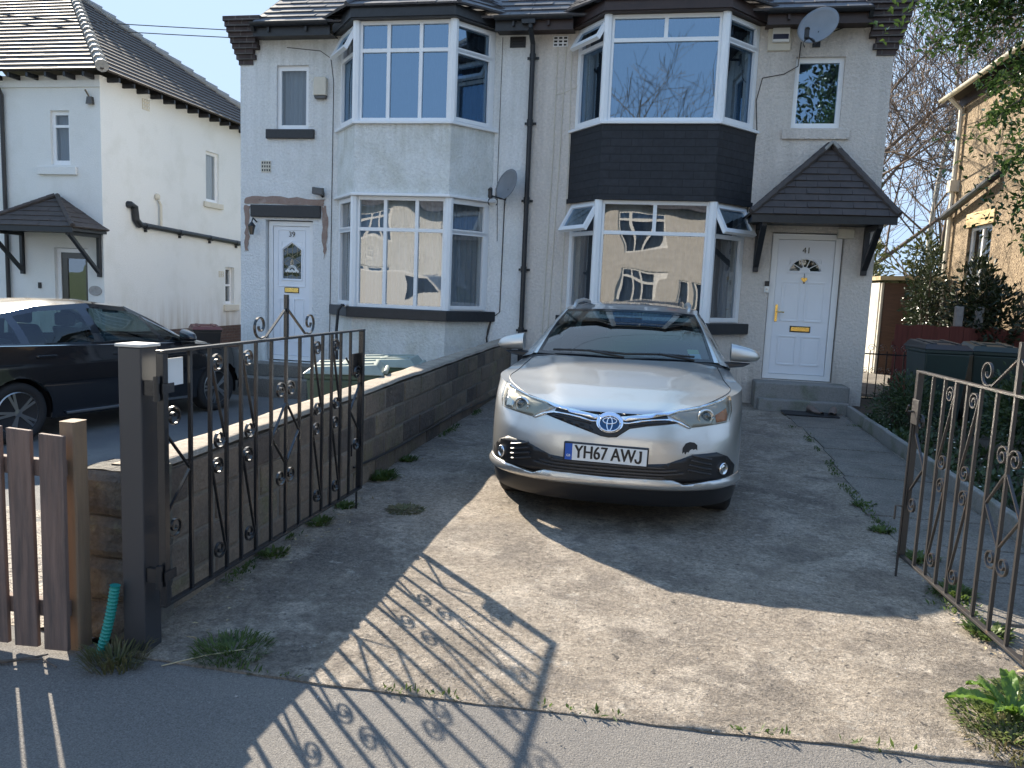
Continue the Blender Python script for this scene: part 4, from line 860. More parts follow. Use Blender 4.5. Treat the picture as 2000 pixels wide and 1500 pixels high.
# ================================================================ vehicles
def lerpt(tab, x):
    if x <= tab[0][0]: return tab[0][1]
    for (a, b), (c, d) in zip(tab[:-1], tab[1:]):
        if x <= c: return b + (d - b) * (x - a) / (c - a)
    return tab[-1][1]
def sstep(a, b, x):
    t = max(0, min(1, (x - a) / (b - a))); return t * t * (3 - 2 * t)
def build_car(root, c, paint):
    W, B, p, L, Br = c['W'], c['B'], c['p'], c['L'], c['Br']
    zs = lambda y: lerpt(c['zs'], y); sb = lambda z: lerpt(c['sb'], z)
    def yf(x):
        a = min(abs(x) / W, .9995); return B * (1 - (1 - a ** p) ** (1 / p))
    def front(x, z, off):
        f = lambda x, z: yf(x) + sb(z)
        gx = (f(x + .004, z) - f(x - .004, z)) / .008; gzz = (f(x, z + .004) - f(x, z - .004)) / .008
        n = Vector((gx, -1, gzz)).normalized(); return (x + n.x * off, f(x, z) + n.y * off, z + n.z * off)
    nA = 18; per = []
    for i in range(nA + 1):
        th = math.pi / 2 * i / nA; per.append((W * math.sin(th) ** (2 / p), B * (1 - math.cos(th) ** (2 / p)), 'f'))
    ns = int((L - Br - B) / .045)
    for i in range(1, ns): per.append((W, B + (L - Br - B) * i / ns, 's'))
    for i in range(nA + 1):
        th = math.pi / 2 * (1 - i / nA); per.append((W * math.sin(th) ** (2 / p), L - Br * (1 - math.cos(th) ** (2 / p)), 'r'))
    NV = 18
    def z0(y): return c['lip'] + (c['sill'] - c['lip']) * sstep(.3, .8, y)
    def pt(i, v, s=1):
        x, y, k = per[i]; z = z0(y) + (zs(y) - z0(y)) * v
        w = sstep(.45, 1.0, y); g = 1 + (lerpt(c['g'], z) - 1) * w
        bf = 1 - sstep(.35, 1.0, y); br_ = sstep(L - 1.0, L - .35, y)
        return Vector((x * g * s, y + sb(z) * bf - .5 * sb(z) * br_, z))
    mb = MB(); n = len(per)
    for s in (1, -1):
        vs = [pt(i, j / NV, s) for j in range(NV + 1) for i in range(n)]; dead = set()
        for wy in c['wheels']:
            for q, v in enumerate(vs):
                if abs(v.x) < W * .7: continue
                dy, dz = v.y - wy, v.z - c['wr']; d = math.hypot(dy, dz)
                if d < c['ra']:
                    if d > c['ra'] - .05: k = c['ra'] / d; vs[q] = Vector((v.x, wy + dy * k, c['wr'] + dz * k))
                    else: dead.add(q)
        fs = []
        for j in range(NV):
            for i in range(n - 1):
                f = (j * n + i, j * n + i + 1, (j + 1) * n + i + 1, (j + 1) * n + i)
                if not any(q in dead for q in f): fs.append(f)
        mb.add(vs, fs)
    ys_ = c['cowl_side']; nc = min(range(nA, n), key=lambda i: abs(per[i][1] - ys_) if per[i][2] == 's' else 9)
    sh = [pt(i, 1) for i in range(n)]
    # bonnet
    hb = MB(); c0 = sh[0]; rows = []
    T = lin(0, 1, 14)
    for s in (1, -1):
        vs = []
        for i in range(nc + 1):
            q = i / nc; yc = c0.y + (c['cowl'][0] - c0.y) * q ** 1.6; zc = lerpt(c['hood'], yc); S = sh[i]
            for t in T:
                x = S.x * t; y = yc + (S.y - yc) * t * t; z = zc + (S.z - zc) * t ** (2.0 + 3 * q)
                xr = .30 + .30 * q; z += c['crease'] * sstep(0, .15, q) * (1 - sstep(xr - .05, xr + .05, abs(x))) * (1 - t ** 6)
                vs.append((x * s, y, z))
        m = len(T); hb.add(vs, [(i * m + j, i * m + j + 1, (i + 1) * m + j + 1, (i + 1) * m + j) for i in range(nc) for j in range(m - 1)])
    body = part(mb, 'body', paint, root, smooth=True); bo = part(hb, 'bonnet', paint, root, smooth=True)
    for s in (1, -1):
        m = len(T); sm_ = []
        for i in range(6, nc + 1):
            q = i / nc; yc = c0.y + (c['cowl'][0] - c0.y) * q ** 1.6; zc = lerpt(c['hood'], yc); S = sh[i]; t = .93 - .05 * q
            sm_.append((S.x * t * s, yc + (S.y - yc) * t * t, zc + (S.z - zc) * t ** (2.0 + 3 * q) + c['crease'] * (1 - sstep(.25 + .3 * q, .35 + .3 * q, S.x * t)) * (1 - t ** 6) + .001))
        b_ = MB(); b_.tube(sm_, .0028, 5); part(b_, 'shut_line', M['trim'], bo)
    # glasshouse
    E = c['edge']; ns_ = len(E)
    def edge(s):
        k = s * (ns_ - 1); i = min(int(k), ns_ - 2); f = k - i; a, b = E[i], E[i + 1]; return Vector((a[1] + (b[1] - a[1]) * f, a[0] + (b[0] - a[0]) * f, a[2] + (b[2] - a[2]) * f))
    yb0, yb1 = ys_ - .03, E[-1][0] + .12
    def belt(s):
        y = yb0 + (yb1 - yb0) * s; i = min(range(nA, n), key=lambda q: abs(per[q][1] - y)); a = sh[max(i - 1, 0)]; b = sh[min(i + 1, n - 1)]
        f = (y - a.y) / (b.y - a.y) if abs(b.y - a.y) > 1e-6 else 0; return a.lerp(b, max(0, min(1, f)))
    def side(s, t, sgn=1):
        e, b = edge(s), belt(s); q = b.lerp(e, t); q.x += .035 * math.sin(math.pi * t); return (q.x * sgn, q.y, q.z)
    pil = MB(); S_ = sorted({*lin(0, 1, 40), *[x for w in c['win'] for x in w[:2]]}); T_ = [0, .09, .3, .5, .7, .88, 1]
    for sgn in (1, -1):
        for i in range(len(S_) - 1):
            sm = (S_[i] + S_[i + 1]) / 2; inw = any(a < sm < b for a, b in c['win'])
            for j in range(len(T_) - 1):
                if inw and 1 <= j <= 4: continue
                pil.add([side(S_[i], T_[j], sgn), side(S_[i + 1], T_[j], sgn), side(S_[i + 1], T_[j + 1], sgn), side(S_[i], T_[j + 1], sgn)], [(0, 1, 2, 3)])
        for a, b in c['win']:
            g = MB(); g.grid(lambda s, t: side(s, t, sgn), lin(a, b, 8), T_[1:6]); part(g, 'side_window', M['car_glass'], root, smooth=True)
    ws0 = lambda t: Vector((c['wsx'][0] * t, c['cowl'][0] + .05 + c['wsb'] * t * t, c['cowl'][1] - .012 * t * t))
    ws1 = lambda t: Vector((c['wsx'][1] * t, c['wst'][0] + .09 * t * t, c['wst'][1] - .02 * t * t))
    g = MB()
    def wsf(t, q):
        s = 1 if t >= 0 else -1; a = abs(t); v = ws0(a).lerp(ws1(a), q); v.z += .03 * math.sin(math.pi * q); v.x *= s; return tuple(v)
    g.grid(wsf, lin(-1, 1, 24), lin(0, 1, 10)); ws = part(g, 'windscreen', M['screen_glass'], root, smooth=True)
    g = MB()     # black frit band round the screen
    for (t0, t1, q0, q1) in ((-1, 1, 0, .045), (-1, 1, .93, 1), (-1, -.965, .045, .93), (.965, 1, .045, .93)):
        g.grid(lambda t, q: tuple(Vector(wsf(t, q)) + Vector((0, -.002, .002))), lin(t0, t1, 14), lin(q0, q1, 5))
    part(g, 'screen_border', M['trim_gloss'], ws, smooth=True)
    # pillar strips
    for sgn in (1, -1):
        vs = []
        for i in range(12):
            q = i / 11; a = Vector(wsf(1, q)); b = edge(q / (ns_ - 1)); m_ = (a + b) / 2 + Vector((.006, -.006, .008))
            for v in (a, m_, b): vs.append((v.x * sgn, v.y, v.z))
        pil.add(vs, [(i * 3 + j, i * 3 + j + 1, i * 3 + j + 4, i * 3 + j + 3) for i in range(11) for j in range(2)])
    # cowl between bonnet and screen
    cw = MB()
    for sgn in (1, -1):
        vs = []
        for t in T:
            S = sh[nc]; yc = c['cowl'][0]; zc = lerpt(c['hood'], yc)
            a = Vector((S.x * t, yc + (S.y - yc) * t * t, zc + (S.z - zc) * t ** 5 + c['crease'] * (1 - sstep(.55, .65, S.x * t)) * (1 - t ** 6) - .004)); b = Vector(ws0(t)) if t < .995 else edge(0)
            b = ws0(t).lerp(edge(0), sstep(.8, 1, t)); b.z -= .002
            for v in (a, b): vs.append((v.x * sgn, v.y, v.z))
        cw.add(vs, [(i * 2, i * 2 + 1, i * 2 + 3, i * 2 + 2) for i in range(len(T) - 1)])
    part(cw, 'cowl_panel', M['trim'], root, smooth=True)
    # roof rows, from screen top to roof end
    sr0 = 1 / (ns_ - 1); sr1 = c['roof_end']; mbr = MB()
    def roof(t, q):
        s = 1 if t >= 0 else -1; a = abs(t); ss = sr0 + (sr1 - sr0) * q; e = edge(ss); yc = c['wst'][0] + (e.y - .02 - c['wst'][0]) * q; zc = lerpt(c['roof'], yc)
        if q < 1e-6: v = ws1(a).lerp(e, sstep(.93, 1, a)) ; v = Vector((e.x * a, c['wst'][0] + (e.y - c['wst'][0]) * a * a, c['wst'][1] + (e.z - c['wst'][1]) * a ** 3))
        else: v = Vector((e.x * a, yc + (e.y - yc) * a * a, zc + (e.z - zc) * a ** 3))
        v.x *= s; return tuple(v)
    mbr.grid(roof, lin(-1, 1, 24), lin(0, 1, 16)); part(mbr, 'roof', paint, root, smooth=True)
    # rear screen: roof end to the rear shoulder arc
    rg = MB(); rp = MB()
    def rear(t, q):
        s = 1 if t >= 0 else -1; a = abs(t); top = Vector(roof(a, 1)); k = n - 1 - a * nA; i = int(k); f = k - i; bot = sh[i].lerp(sh[min(i + 1, n - 1)], f)
        v = top.lerp(bot, q); v.z += .05 * math.sin(math.pi * q); v.x *= s; return tuple(v)
    rg.grid(rear, lin(-.85, .85, 20), lin(.05, .75, 6)); part(rg, 'rear_screen', M['car_glass'], root, smooth=True)
    rp.grid(rear, lin(-1, 1, 24), lin(.75, 1, 4)); rp.grid(rear, lin(-1, 1, 24), [0, .05]); rp.grid(rear, lin(-1, -.85, 2), lin(.05, .75, 6)); rp.grid(rear, lin(.85, 1, 2), lin(.05, .75, 6))
    rp.merge(pil)
    # close the corner between last side edge and rear arc
    for sgn in (1, -1):
        e = edge(1); q = edge(c['roof_end']); vs = []
        for i in range(9):
            s = c['roof_end'] + (1 - c['roof_end']) * i / 8; a = edge(s); vs.append((a.x * sgn, a.y, a.z)); b = Vector(rear(1, i / 8)); vs.append((b.x * sgn, b.y, b.z))
        rp.add(vs, [(2 * i, 2 * i + 1, 2 * i + 3, 2 * i + 2) for i in range(8)])
    part(rp, 'pillars', paint, root, smooth=True)
    # floor, dash, seats
    mb = MB(); mb.box(-W * .86, W * .86, .5, L - .35, .26, .50); mb.box(-W * .86, W * .86, .35, 1.35, .50, .62); part(mb, 'floor', M['interior'], root)
    mb = MB(); mb.box(-W * .74, W * .74, c['cowl'][0] + .10, c['cowl'][0] + .5, .75, c['cowl'][1] - .05); part(mb, 'dashboard', M['seat'], root, bevel=.04)
    for x in (-.36, .36):
        mb = MB(); mb.box(x - .24, x + .24, 2.0, 2.5, .5, .72); mb.hexa([(x - .23, 2.42, .7), (x + .23, 2.42, .7), (x + .23, 2.56, .7), (x - .23, 2.56, .7), (x - .2, 2.62, 1.14), (x + .2, 2.62, 1.14), (x + .2, 2.72, 1.14), (x - .2, 2.72, 1.14)])
        mb.box(x - .13, x + .13, 2.64, 2.73, 1.15, 1.30); part(mb, 'seat', M['seat'], root, bevel=.03)
    mb = MB(); mb.box(-.62, .62, 3.45, 3.6, .5, 1.05); part(mb, 'rear_seat', M['seat'], root, bevel=.04)
    mb = MB(); mb.tube([(.36 + .17 * math.cos(a), 1.72 + .05 * math.sin(a), .93 + .16 * math.sin(a)) for a in lin(0, 2 * math.pi, 20)], .014, 6); part(mb, 'steering_wheel', M['trim'], root)
    mb = MB(); mb.box(-.12, .12, c['wst'][0] - .22, c['wst'][0] - .18, c['wst'][1] - .12, c['wst'][1] - .06); part(mb, 'rear_view_mirror', M['trim'], ws, bevel=.01)
    # wheels
    for wy in c['wheels']:
        for s in (1, -1):
            xo = W * .965 * s; R_ = c['wr']; rr = c['rim']; tw = .205
            lin_ = MB(); lin_.tube([(xo * .62, wy, R_), (xo * .985, wy, R_)], c['ra'] * .995, 28); 
            ln = MB(); k = 20; pts_ = [(wy + c['ra'] * math.cos(a), R_ + c['ra'] * math.sin(a)) for a in lin(-.25, math.pi + .25, k)]
            ln.add([(xo * .62, y, z) for y, z in pts_] + [(xo * .975, y, z) for y, z in pts_], [(i, i + 1, k + 2 + i, k + 1 + i) for i in range(k)] + [tuple(range(k + 1))]); part(ln, 'wheel_arch_liner', M['trim'], root)
            ty = MB(); h = [(rr, .02), (rr + .012, .0), (R_ - .03, .0), (R_ - .006, .018), (R_, .04), (R_, tw - .04), (R_ - .006, tw - .018), (R_ - .03, tw), (rr, tw - .01), (rr * .96, tw - .03), (rr * .96, .05)]
            ty.lathe((0, 0, 0), h, 36, 0); ty.xf(Matrix.Translation((xo, wy, R_)) @ Matrix.Scale(-s, 4, (1, 0, 0))); w = part(ty, 'wheel', M['tyre'], root, smooth=True)
            rm = MB(); rm.lathe((0, 0, 0), [(rr * .985, .05), (rr, .018), (rr * .95, .012), (rr * .93, .03), (rr * .92, .09)], 40, 0)
            for a in range(c['spokes']):
                for d in (-.13, .13) if c['spokes'] <= 6 else (0,):
                    an = 2 * math.pi * a / c['spokes'] + d; a2 = 2 * math.pi * a / c['spokes'] + d * .5
                    rm.bar((.022, .03 * math.cos(a2), .03 * math.sin(a2)), (.026, rr * .94 * math.cos(an), rr * .94 * math.sin(an)), .026, .02, up=(1, 0, 0))
            rm.lathe((0, 0, 0), [(.045, .05), (.04, .012), (.01, .008)], 16, 0); rm.xf(Matrix.Translation((xo, wy, R_)) @ Matrix.Scale(-s, 4, (1, 0, 0))); part(rm, 'rim', M['alloy'], w, smooth=False)
            bk = MB(); bk.lathe((0, 0, 0), [(rr * .9, .10), (rr * .9, .12)], 24, 0); bk.xf(Matrix.Translation((xo, wy, R_)) @ Matrix.Scale(-s, 4, (1, 0, 0))); part(bk, 'brake_disc', M['lamp_dark'], w)
    # door mirrors
    for s in (1, -1):
        mb = MB(); my, mz, mx = c['mirror']; us = lin(0, 1, 10); vs = lin(0, 2 * math.pi, 16)
        def mf(u, v):
            x = mx + c['mlen'] * u; prof = (1 - u ** 3.2) ** .6 if u < 1 else 0; hh = (.082 - .015 * u) * (.35 + .65 * prof) if u < 1 else .002
            cz = mz + .0 + .025 * (1 - u) ; cv, sv = math.cos(v), math.sin(v); q = lambda z_: math.copysign(abs(z_) ** .7, z_)
            return (s * x, my + .075 * q(cv) * (prof * .9 + .1) + .05 * u, cz + hh * q(sv) * (1 if sv > 0 else .72))
        mb.grid(mf, us, vs); mb.add([mf(0, v) for v in vs[:-1]], [tuple(range(16))])
        m_ = part(mb, 'door_mirror', paint, root, smooth=True)
        mb = MB(); mb.hexa([(s * (mx - .07), my - .03, mz - .10), (s * (mx + .10), my - .05, mz - .075), (s * (mx + .10), my + .04, mz - .075), (s * (mx - .07), my + .05, mz - .10), (s * (mx - .05), my - .03, mz - .045), (s * (mx + .16), my - .04, mz - .047), (s * (mx + .16), my + .05, mz - .047), (s * (mx - .05), my + .05, mz - .045)]); part(mb, 'mirror_foot', M['trim'], m_, bevel=.01)
    return front, yf, sb, wsf, per, pt, side
# ---------------------------------------------------------------- silver estate car
SC = dict(W=.885, B=.75, p=2.6, L=4.56, Br=.55, lip=.315, sill=.22, wr=.318, rim=.215, ra=.365, wheels=(.93, 3.53), spokes=5,
    zs=[(0, .795), (.05, .822), (.105, .846), (.19, .876), (.275, .90), (.5, .93), (.75, .952), (1.1, .98), (1.45, .995), (2.5, 1.0), (4.0, 1.02), (4.56, .98)],
    sb=[(.15, .16), (.22, .10), (.30, .04), (.38, 0), (.55, 0), (.65, .015), (.75, .05), (.82, .10), (.90, .2), (1.1, .3)],
    g=[(.2, .95), (.4, .985), (.6, 1.0), (.8, .985), (.95, .955), (1.02, .94)], cowl=(1.10, 1.062), cowl_side=1.45, crease=.012,
    hood=[(.08, .795), (.2, .848), (.4, .915), (.6, .966), (.8, 1.008), (1.1, 1.052)],
    edge=[(1.42, .765, 1.035), (2.17, .592, 1.402), (2.7, .60, 1.44), (3.5, .59, 1.435), (4.1, .565, 1.38), (4.40, .68, 1.08)],
    wsx=(.715, .565), wsb=.28, wst=(2.08, 1.425), roof=[(2.08, 1.425), (2.4, 1.468), (2.9, 1.487), (3.5, 1.475), (4.1, 1.42)], roof_end=.8,
    win=[(.075, .36), (.395, .60), (.63, .78)], mirror=(1.52, 1.10, .845), mlen=.235)
t = thing('parked_car', 'silver estate car parked nose-out on the concrete drive, scuff on its bumper', 'car', (0, 0, 0))
front, yf, sb, wsf, per, pt, sidef = build_car(t, SC, M['silver'])
mir = lambda poly: [(-x, z) for x, z in poly][::-1]
FP = lambda u, v, o: front(u, v, o)
# headlights
HL = [(.762, .897), (.69, .872), (.57, .842), (.43, .819), (.367, .798), (.42, .775), (.515, .729), (.65, .744), (.745, .752), (.765, .82)]
for s in (1, -1):
    q = HL if s > 0 else mir(HL); mb = MB(); patch(mb, q, FP, .0015, .003, .03); h = part(mb, 'headlight', M['lamp_inner'], t, smooth=True)
    mb = MB(); c0 = Vector(front(.60 * s, .788, .012))
    mb.tube([c0 + Vector((.046 * math.cos(a), .03 * math.cos(a) * s * .8, .046 * math.sin(a))) for a in lin(0, 2 * math.pi, 28)], .009, 8); part(mb, 'lamp_ring', M['lamp_bowl'], h, smooth=True)
    mb = MB(); mb.lathe(tuple(c0), [(.036, .012), (.034, .004), (.026, -.004), (.012, -.009), (.002, -.010)], 24, 1); part(mb, 'projector_lens', M['screen_glass'], h, smooth=True)
    mb = MB(); mb.lathe(tuple(c0 + Vector((0, .012, 0))), [(.042, .0), (.04, .004)], 24, 1); part(mb, 'lamp_bowl', M['lamp_bowl'], h)
    mb = MB(); iq = [(.665, .80), (.735, .835), (.748, .80), (.738, .762), (.675, .755)]; patch(mb, iq if s > 0 else mir(iq), FP, .005, .004, .03); part(mb, 'indicator', M['amber'] if s > 0 else M['lamp_bowl'], h, smooth=True)
    mb = MB(); patch(mb, q, FP, .022, .002, .03); part(mb, 'lamp_cover', M['lamp_cover'], h, smooth=True)
# chrome band above the slim grille, running to the lamps
mb = MB()
for s in (1, -1):
    q = [(.765, .909), (.69, .884), (.57, .854), (.43, .831), (.30, .808), (.105, .778), (.07, .775), (.07, .752), (.105, .752), (.26, .777), (.367, .800), (.43, .821), (.57, .844), (.69, .874), (.762, .899)]
    patch(mb, q if s > 0 else mir(q), FP, .003, .006, .03)
    q = [(.07, .770), (.07, .73), (.12, .742), (.20, .757), (.30, .772), (.40, .780), (.36, .798), (.26, .779), (.10, .752)]
part(mb, 'chrome_strip', M['chrome'], t, smooth=True)
mb = MB()
for s in (1, -1):
    q = [(.08, .742), (.12, .7425), (.19, .757), (.26, .766), (.37, .775), (.44, .762), (.515, .727), (.505, .722), (.43, .755), (.37, .768), (.26, .759), (.19, .749), (.12, .735), (.08, .735)]
    patch(mb, q if s > 0 else mir(q), FP, .006, .005, .03)
part(mb, 'grille_trim', M['chrome'], t, smooth=True)
mb = MB(); q = [(0, .645), (.05, .65), (.085, .675), (.13, .707), (.235, .728), (.43, .755), (.37, .772), (.36, .796), (.26, .777), (.10, .752), (0, .752)]
patch(mb, q + [(-x, z) for x, z in q[-2:0:-1]], FP, .001, .003, .03); gr = part(mb, 'grille', M['trim'], t, smooth=True)
for s in (1, -1):
    for dz in (.0, .018): mb = MB(); mb.tube([front(s * x, z + dz, .006) for x, z in ((.12, .722), (.235, .740), (.36, .755))], .004, 6); part(mb, 'grille_bar', M['trim_gloss'], gr)
# round emblem: chrome ring with three ovals
ec = Vector(front(0, .735, .012)); em = MB()
def ering(mb, cx, cz, rx, rz, r, y=0): mb.tube([(ec.x + cx + rx * math.cos(a), ec.y + y + (cz + rz * math.sin(a)) * .5, ec.z + cz + rz * math.sin(a)) for a in lin(0, 2 * math.pi, 32)], r, 6)
mb = MB(); mb.prism(ell(0, 0, .088, .064, 32), lambda u, v, d: (ec.x + u, ec.y + d + v * .5, ec.z + v), 0, .02); e0 = part(mb, 'emblem', M['chrome'], t, bevel=.006)
mb = MB(); mb.prism(ell(0, -.004, .068, .047, 32), lambda u, v, d: (ec.x + u, ec.y + d + v * .5, ec.z + v), -.004, -.001); part(mb, 'emblem_field', M['emblem_blue'], e0)
mb = MB(); ering(mb, 0, -.004, .068, .047, .006, -.006); ering(mb, 0, .012, .044, .018, .0045, -.006); ering(mb, 0, -.006, .017, .040, .0045, -.006); part(mb, 'emblem_ovals', M['chrome'], e0, smooth=True)
# lower intake with slats, fog lamps, lower lip
IN = [(0, .492), (.26, .492), (.375, .50), (.54, .562), (.69, .570), (.765, .533), (.822, .46), (.815, .40), (.70, .387), (.645, .387), (.485, .374), (.415, .396), (.25, .40), (0, .392)]
mb = MB(); patch(mb, IN + [(-x, z) for x, z in IN[-2:0:-1]], FP, .0015, .003, .035); it = part(mb, 'lower_intake', M['trim'], t, smooth=True)
for zz, hw, up in ((.474, .36, 0), (.452, .44, 0), (.430, .48, 0), (.410, .36, 0)):
    mb = MB(); xs = lin(-hw, hw, 30); mb.grid(lambda x, k: front(x, zz + .10 * max(0, abs(x) - .36) + (.005 if k in (1, 2) else -.005), [.004, .006, .020, .020, .004][k]), xs, [0, 1, 2, 3, 4]); part(mb, 'intake_slat', M['slat'], it)
for s in (1, -1):
    for k in range(4):
        mb = MB(); mb.tube([front(s * x, .545 - k * .033 - (x - .5) * .25 + .02, .008) for x in lin(.53 - k * .008, .655, 5)], .007, 6); part(mb, 'intake_fin', M['slat'], it)
for s in (1, -1):
    c0 = Vector(front(.735 * s, .457, .005)); nn = (Vector(front(.735 * s, .457, .1)) - c0).normalized(); Mx = Matrix.Translation(c0) @ nn.to_track_quat('Z', 'Y').to_matrix().to_4x4()
    mb = MB(); mb.lathe((0, 0, 0), [(.040, -.005), (.040, .012), (.033, .014), (.031, .004)], 24); mb.xf(Mx); fg = part(mb, 'fog_lamp', M['chrome'], t, smooth=True)
    mb = MB(); mb.lathe((0, 0, 0), [(.032, .0), (.030, .006), (.015, .010), (.002, .011)], 24); mb.xf(Mx); part(mb, 'fog_lens', M['lamp_bowl'], fg, smooth=True)
mb = MB(); LP = [(0, .392), (.25, .398), (.41, .393), (.485, .372), (.645, .384), (.80, .392), (.86, .40), (.866, .335), (.74, .318), (.47, .318), (.2, .322), (0, .322)]
patch(mb, LP + [(-x, z) for x, z in LP[-2:0:-1]], lambda u, v, o: front(u, v, o + .022 * math.sin(math.pi * max(0, min(1, (v - .315) / .075)))), .001, .004, .012); part(mb, 'lower_lip', M['silver'], t, smooth=True)
# black valance under the nose
mb = MB()
for s in (1, -1):
    vs = []
    for z, o in ((.33, .01), (.25, .03), (.19, .09)):
        for i in range(0, 24): x, y, k = per[i]; vs.append((s * x * .985, y + o + .01, z))
    mb.add(vs, [(j * 24 + i, j * 24 + i + 1, (j + 1) * 24 + i + 1, (j + 1) * 24 + i) for j in range(2) for i in range(23)])
part(mb, 'valance', M['trim'], t, smooth=True)
# number plate
pc = Vector(front(-.012, .538, 0)); pm = Matrix.Translation((pc.x, pc.y - .012, pc.z)) @ Matrix.Rotation(R(0.6), 4, 'Y')
mb = MB(); mb.box(-.272, .272, -.004, .03, -.062, .062); mb.xf(pm); pl = part(mb, 'number_plate', M['trim'], t, bevel=.006)
mb = MB(); mb.box(-.215, .262, -.007, -.0042, -.053, .053); mb.xf(pm); part(mb, 'plate_face', M['plate_white'], pl)
mb = MB(); mb.box(-.262, -.2155, -.007, -.0042, -.053, .053); mb.xf(pm); part(mb, 'plate_band', M['plate_blue'], pl)
def plate_text(txt, x, size, sx, m, nm, bold, z=0):
    q = text_mb(txt, size, 0, .002, sx)
    for k, d_ in ((1, bold), (2, -bold)):
        q2 = text_mb(txt, size, 0, .002, sx); q2.xf(Matrix.Translation((d_, d_ * .3, -.0004 * k))); q.merge(q2)
    q.xf(pm @ Matrix.Translation((x, -.0082, z)) @ Matrix.Rotation(R(90), 4, 'X')); part(q, nm, m, pl)
plate_text('YH67', -.094, .120, .76, M['trim'], 'plate_lettering', .0028); plate_text('AW', .112, .120, .76, M['trim'], 'plate_lettering', .0028)
jm = MB(); jp = [(.212, .0415), (.230, .0415), (.230, -.018), (.226, -.033), (.214, -.0415), (.200, -.0415), (.188, -.033), (.184, -.018), (.184, -.012), (.197, -.012), (.198, -.022), (.204, -.029), (.210, -.028), (.2145, -.018), (.2145, .030), (.212, .030)]
jm.prism(jp, lambda u, v, d: (u, d, v), -.0095, -.0072); jm.xf(pm); part(jm, 'plate_lettering', M['trim'], pl)
plate_text('GB', -.239, .022, .9, M['plate_white'], 'plate_lettering', .0004, -.025)
# scuff, screen stickers, wipers, roof rails, bonnet shut lines
mb = MB(); sq = [(.468, .568), (.470, .605), (.487, .632), (.512, .642), (.540, .638), (.560, .622), (.562, .588), (.552, .598), (.538, .592), (.530, .598), (.516, .590), (.506, .574), (.497, .580), (.488, .562), (.480, .578)]
patch(mb, sq, FP, .001, .0015, .02); part(mb, 'paint_scuff', M['trim'], t)
mb = MB(); mb.grid(lambda a, b: tuple(Vector(wsf(a, b)) + Vector((0, .004, -.004))), lin(.73, .86, 4), lin(.13, .20, 3)); part(mb, 'windscreen_sticker', M['sticker_green'], t, fix=False)
mb = MB(); mb.grid(lambda a, b: tuple(Vector(wsf(a, b)) + Vector((0, .004, -.004))), lin(.745, .87, 4), lin(.06, .13, 3)); part(mb, 'windscreen_sticker', M['sticker_pale'], t, fix=False)
for a, b in ((-.80, .02), (.02, .78)):
    mb = MB(); mb.tube([tuple(Vector(wsf(a + (b - a) * k / 8, .035 + .02 * math.sin(k / 8 * 3))) + Vector((0, -.018, .022))) for k in range(9)], .009, 6); mb.tube([tuple(Vector(wsf(b, .03)) + Vector((0, -.03, .0))), tuple(Vector(wsf((a + b) / 2, .045)) + Vector((0, -.025, .03)))], .010, 6); part(mb, 'wiper', M['trim'], t)
for s in (1, -1):
    mb = MB(); pts_ = [(s * .515, 2.22, 1.425), (s * .525, 2.42, 1.458), (s * .53, 2.6, 1.476), (s * .53, 3.2, 1.49), (s * .525, 3.75, 1.468), (s * .515, 3.95, 1.43)]
    mb.tube(pts_, [.012, .018, .019, .019, .018, .012], 8); part(mb, 'roof_rail', M['silver_dull'], t, smooth=True)
def bonnet_pt(x, y):   # height from shoulder/hood tables is approximate: seams sit just proud
    return x
t.location = (-.295, 4.9, gz(5.6) - .004); t.rotation_euler = (R(-.74) * 0, 0, 0)
# ---------------------------------------------------------------- dark hatchback on the neighbour's drive
DC = dict(SC); DC.update(W=.91, L=4.47, B=.80, Br=.60, lip=.30, wheels=(.90, 3.60), wr=.315, rim=.222, ra=.36, spokes=5,
    zs=[(0, .66), (.1, .70), (.3, .76), (.6, .84), (1.0, .90), (1.5, .93), (2.5, .955), (3.6, .99), (4.2, 1.03), (4.47, 1.02)], hood=[(.08, .66), (.3, .78), (.6, .87), (1.05, .965)], cowl=(1.02, .97), cowl_side=1.30,
    edge=[(1.30, .78, .955), (2.12, .60, 1.375), (2.6, .605, 1.42), (3.2, .59, 1.385), (3.75, .57, 1.27), (4.25, .62, 1.06)], wsx=(.73, .57), wst=(2.0, 1.395), roof=[(2.0, 1.395), (2.35, 1.445), (2.8, 1.45), (3.3, 1.40), (3.85, 1.28)], roof_end=.8,
    win=[(.05, .15), (.17, .42), (.455, .70), (.73, .84)], mirror=(1.45, 1.0, .87))
t = thing('parked_car', 'black hatchback parked on the drive of the white house behind the iron gate', 'car', (0, 0, 0))
build_car(t, DC, M['car_black'])
for s in (1, -1): mb = MB(); mb.tube([(s * .885, 1.35, .245), (s * .90, 1.6, .25), (s * .90, 3.1, .26)], .016, 6); part(mb, 'sill_trim', M['steel'], t)
for s in (1, -1):
    mb = MB(); mb.box(s * .865 - .03, s * .865 + .03, 2.28, 2.50, .845, .872); mb.box(s * .87 - .03, s * .87 + .03, 3.18, 3.40, .865, .892); part(mb, 'door_handle', M['car_black'], t, bevel=.008)
    mb = MB(); mb.tube([(s * (.88 if y > 1.5 else .86), y, z) for y, z in ((1.4, .935), (2.5, .965), (3.6, .998), (3.9, 1.01))], .006, 5); part(mb, 'belt_moulding', M['chrome'], t)
q = text_mb('HYBRID', .045, .0006, .003, 1.0); q.xf(Matrix.Translation((-.915, 1.12, .76)) @ Matrix.Rotation(R(-90), 4, 'Z') @ Matrix.Rotation(R(90), 4, 'X')); part(q, 'badge', M['chrome'], t)
t.location = (-6.44, 10.33, nz(-6.2, 8.2)); t.rotation_euler = (0, 0, R(167.8))
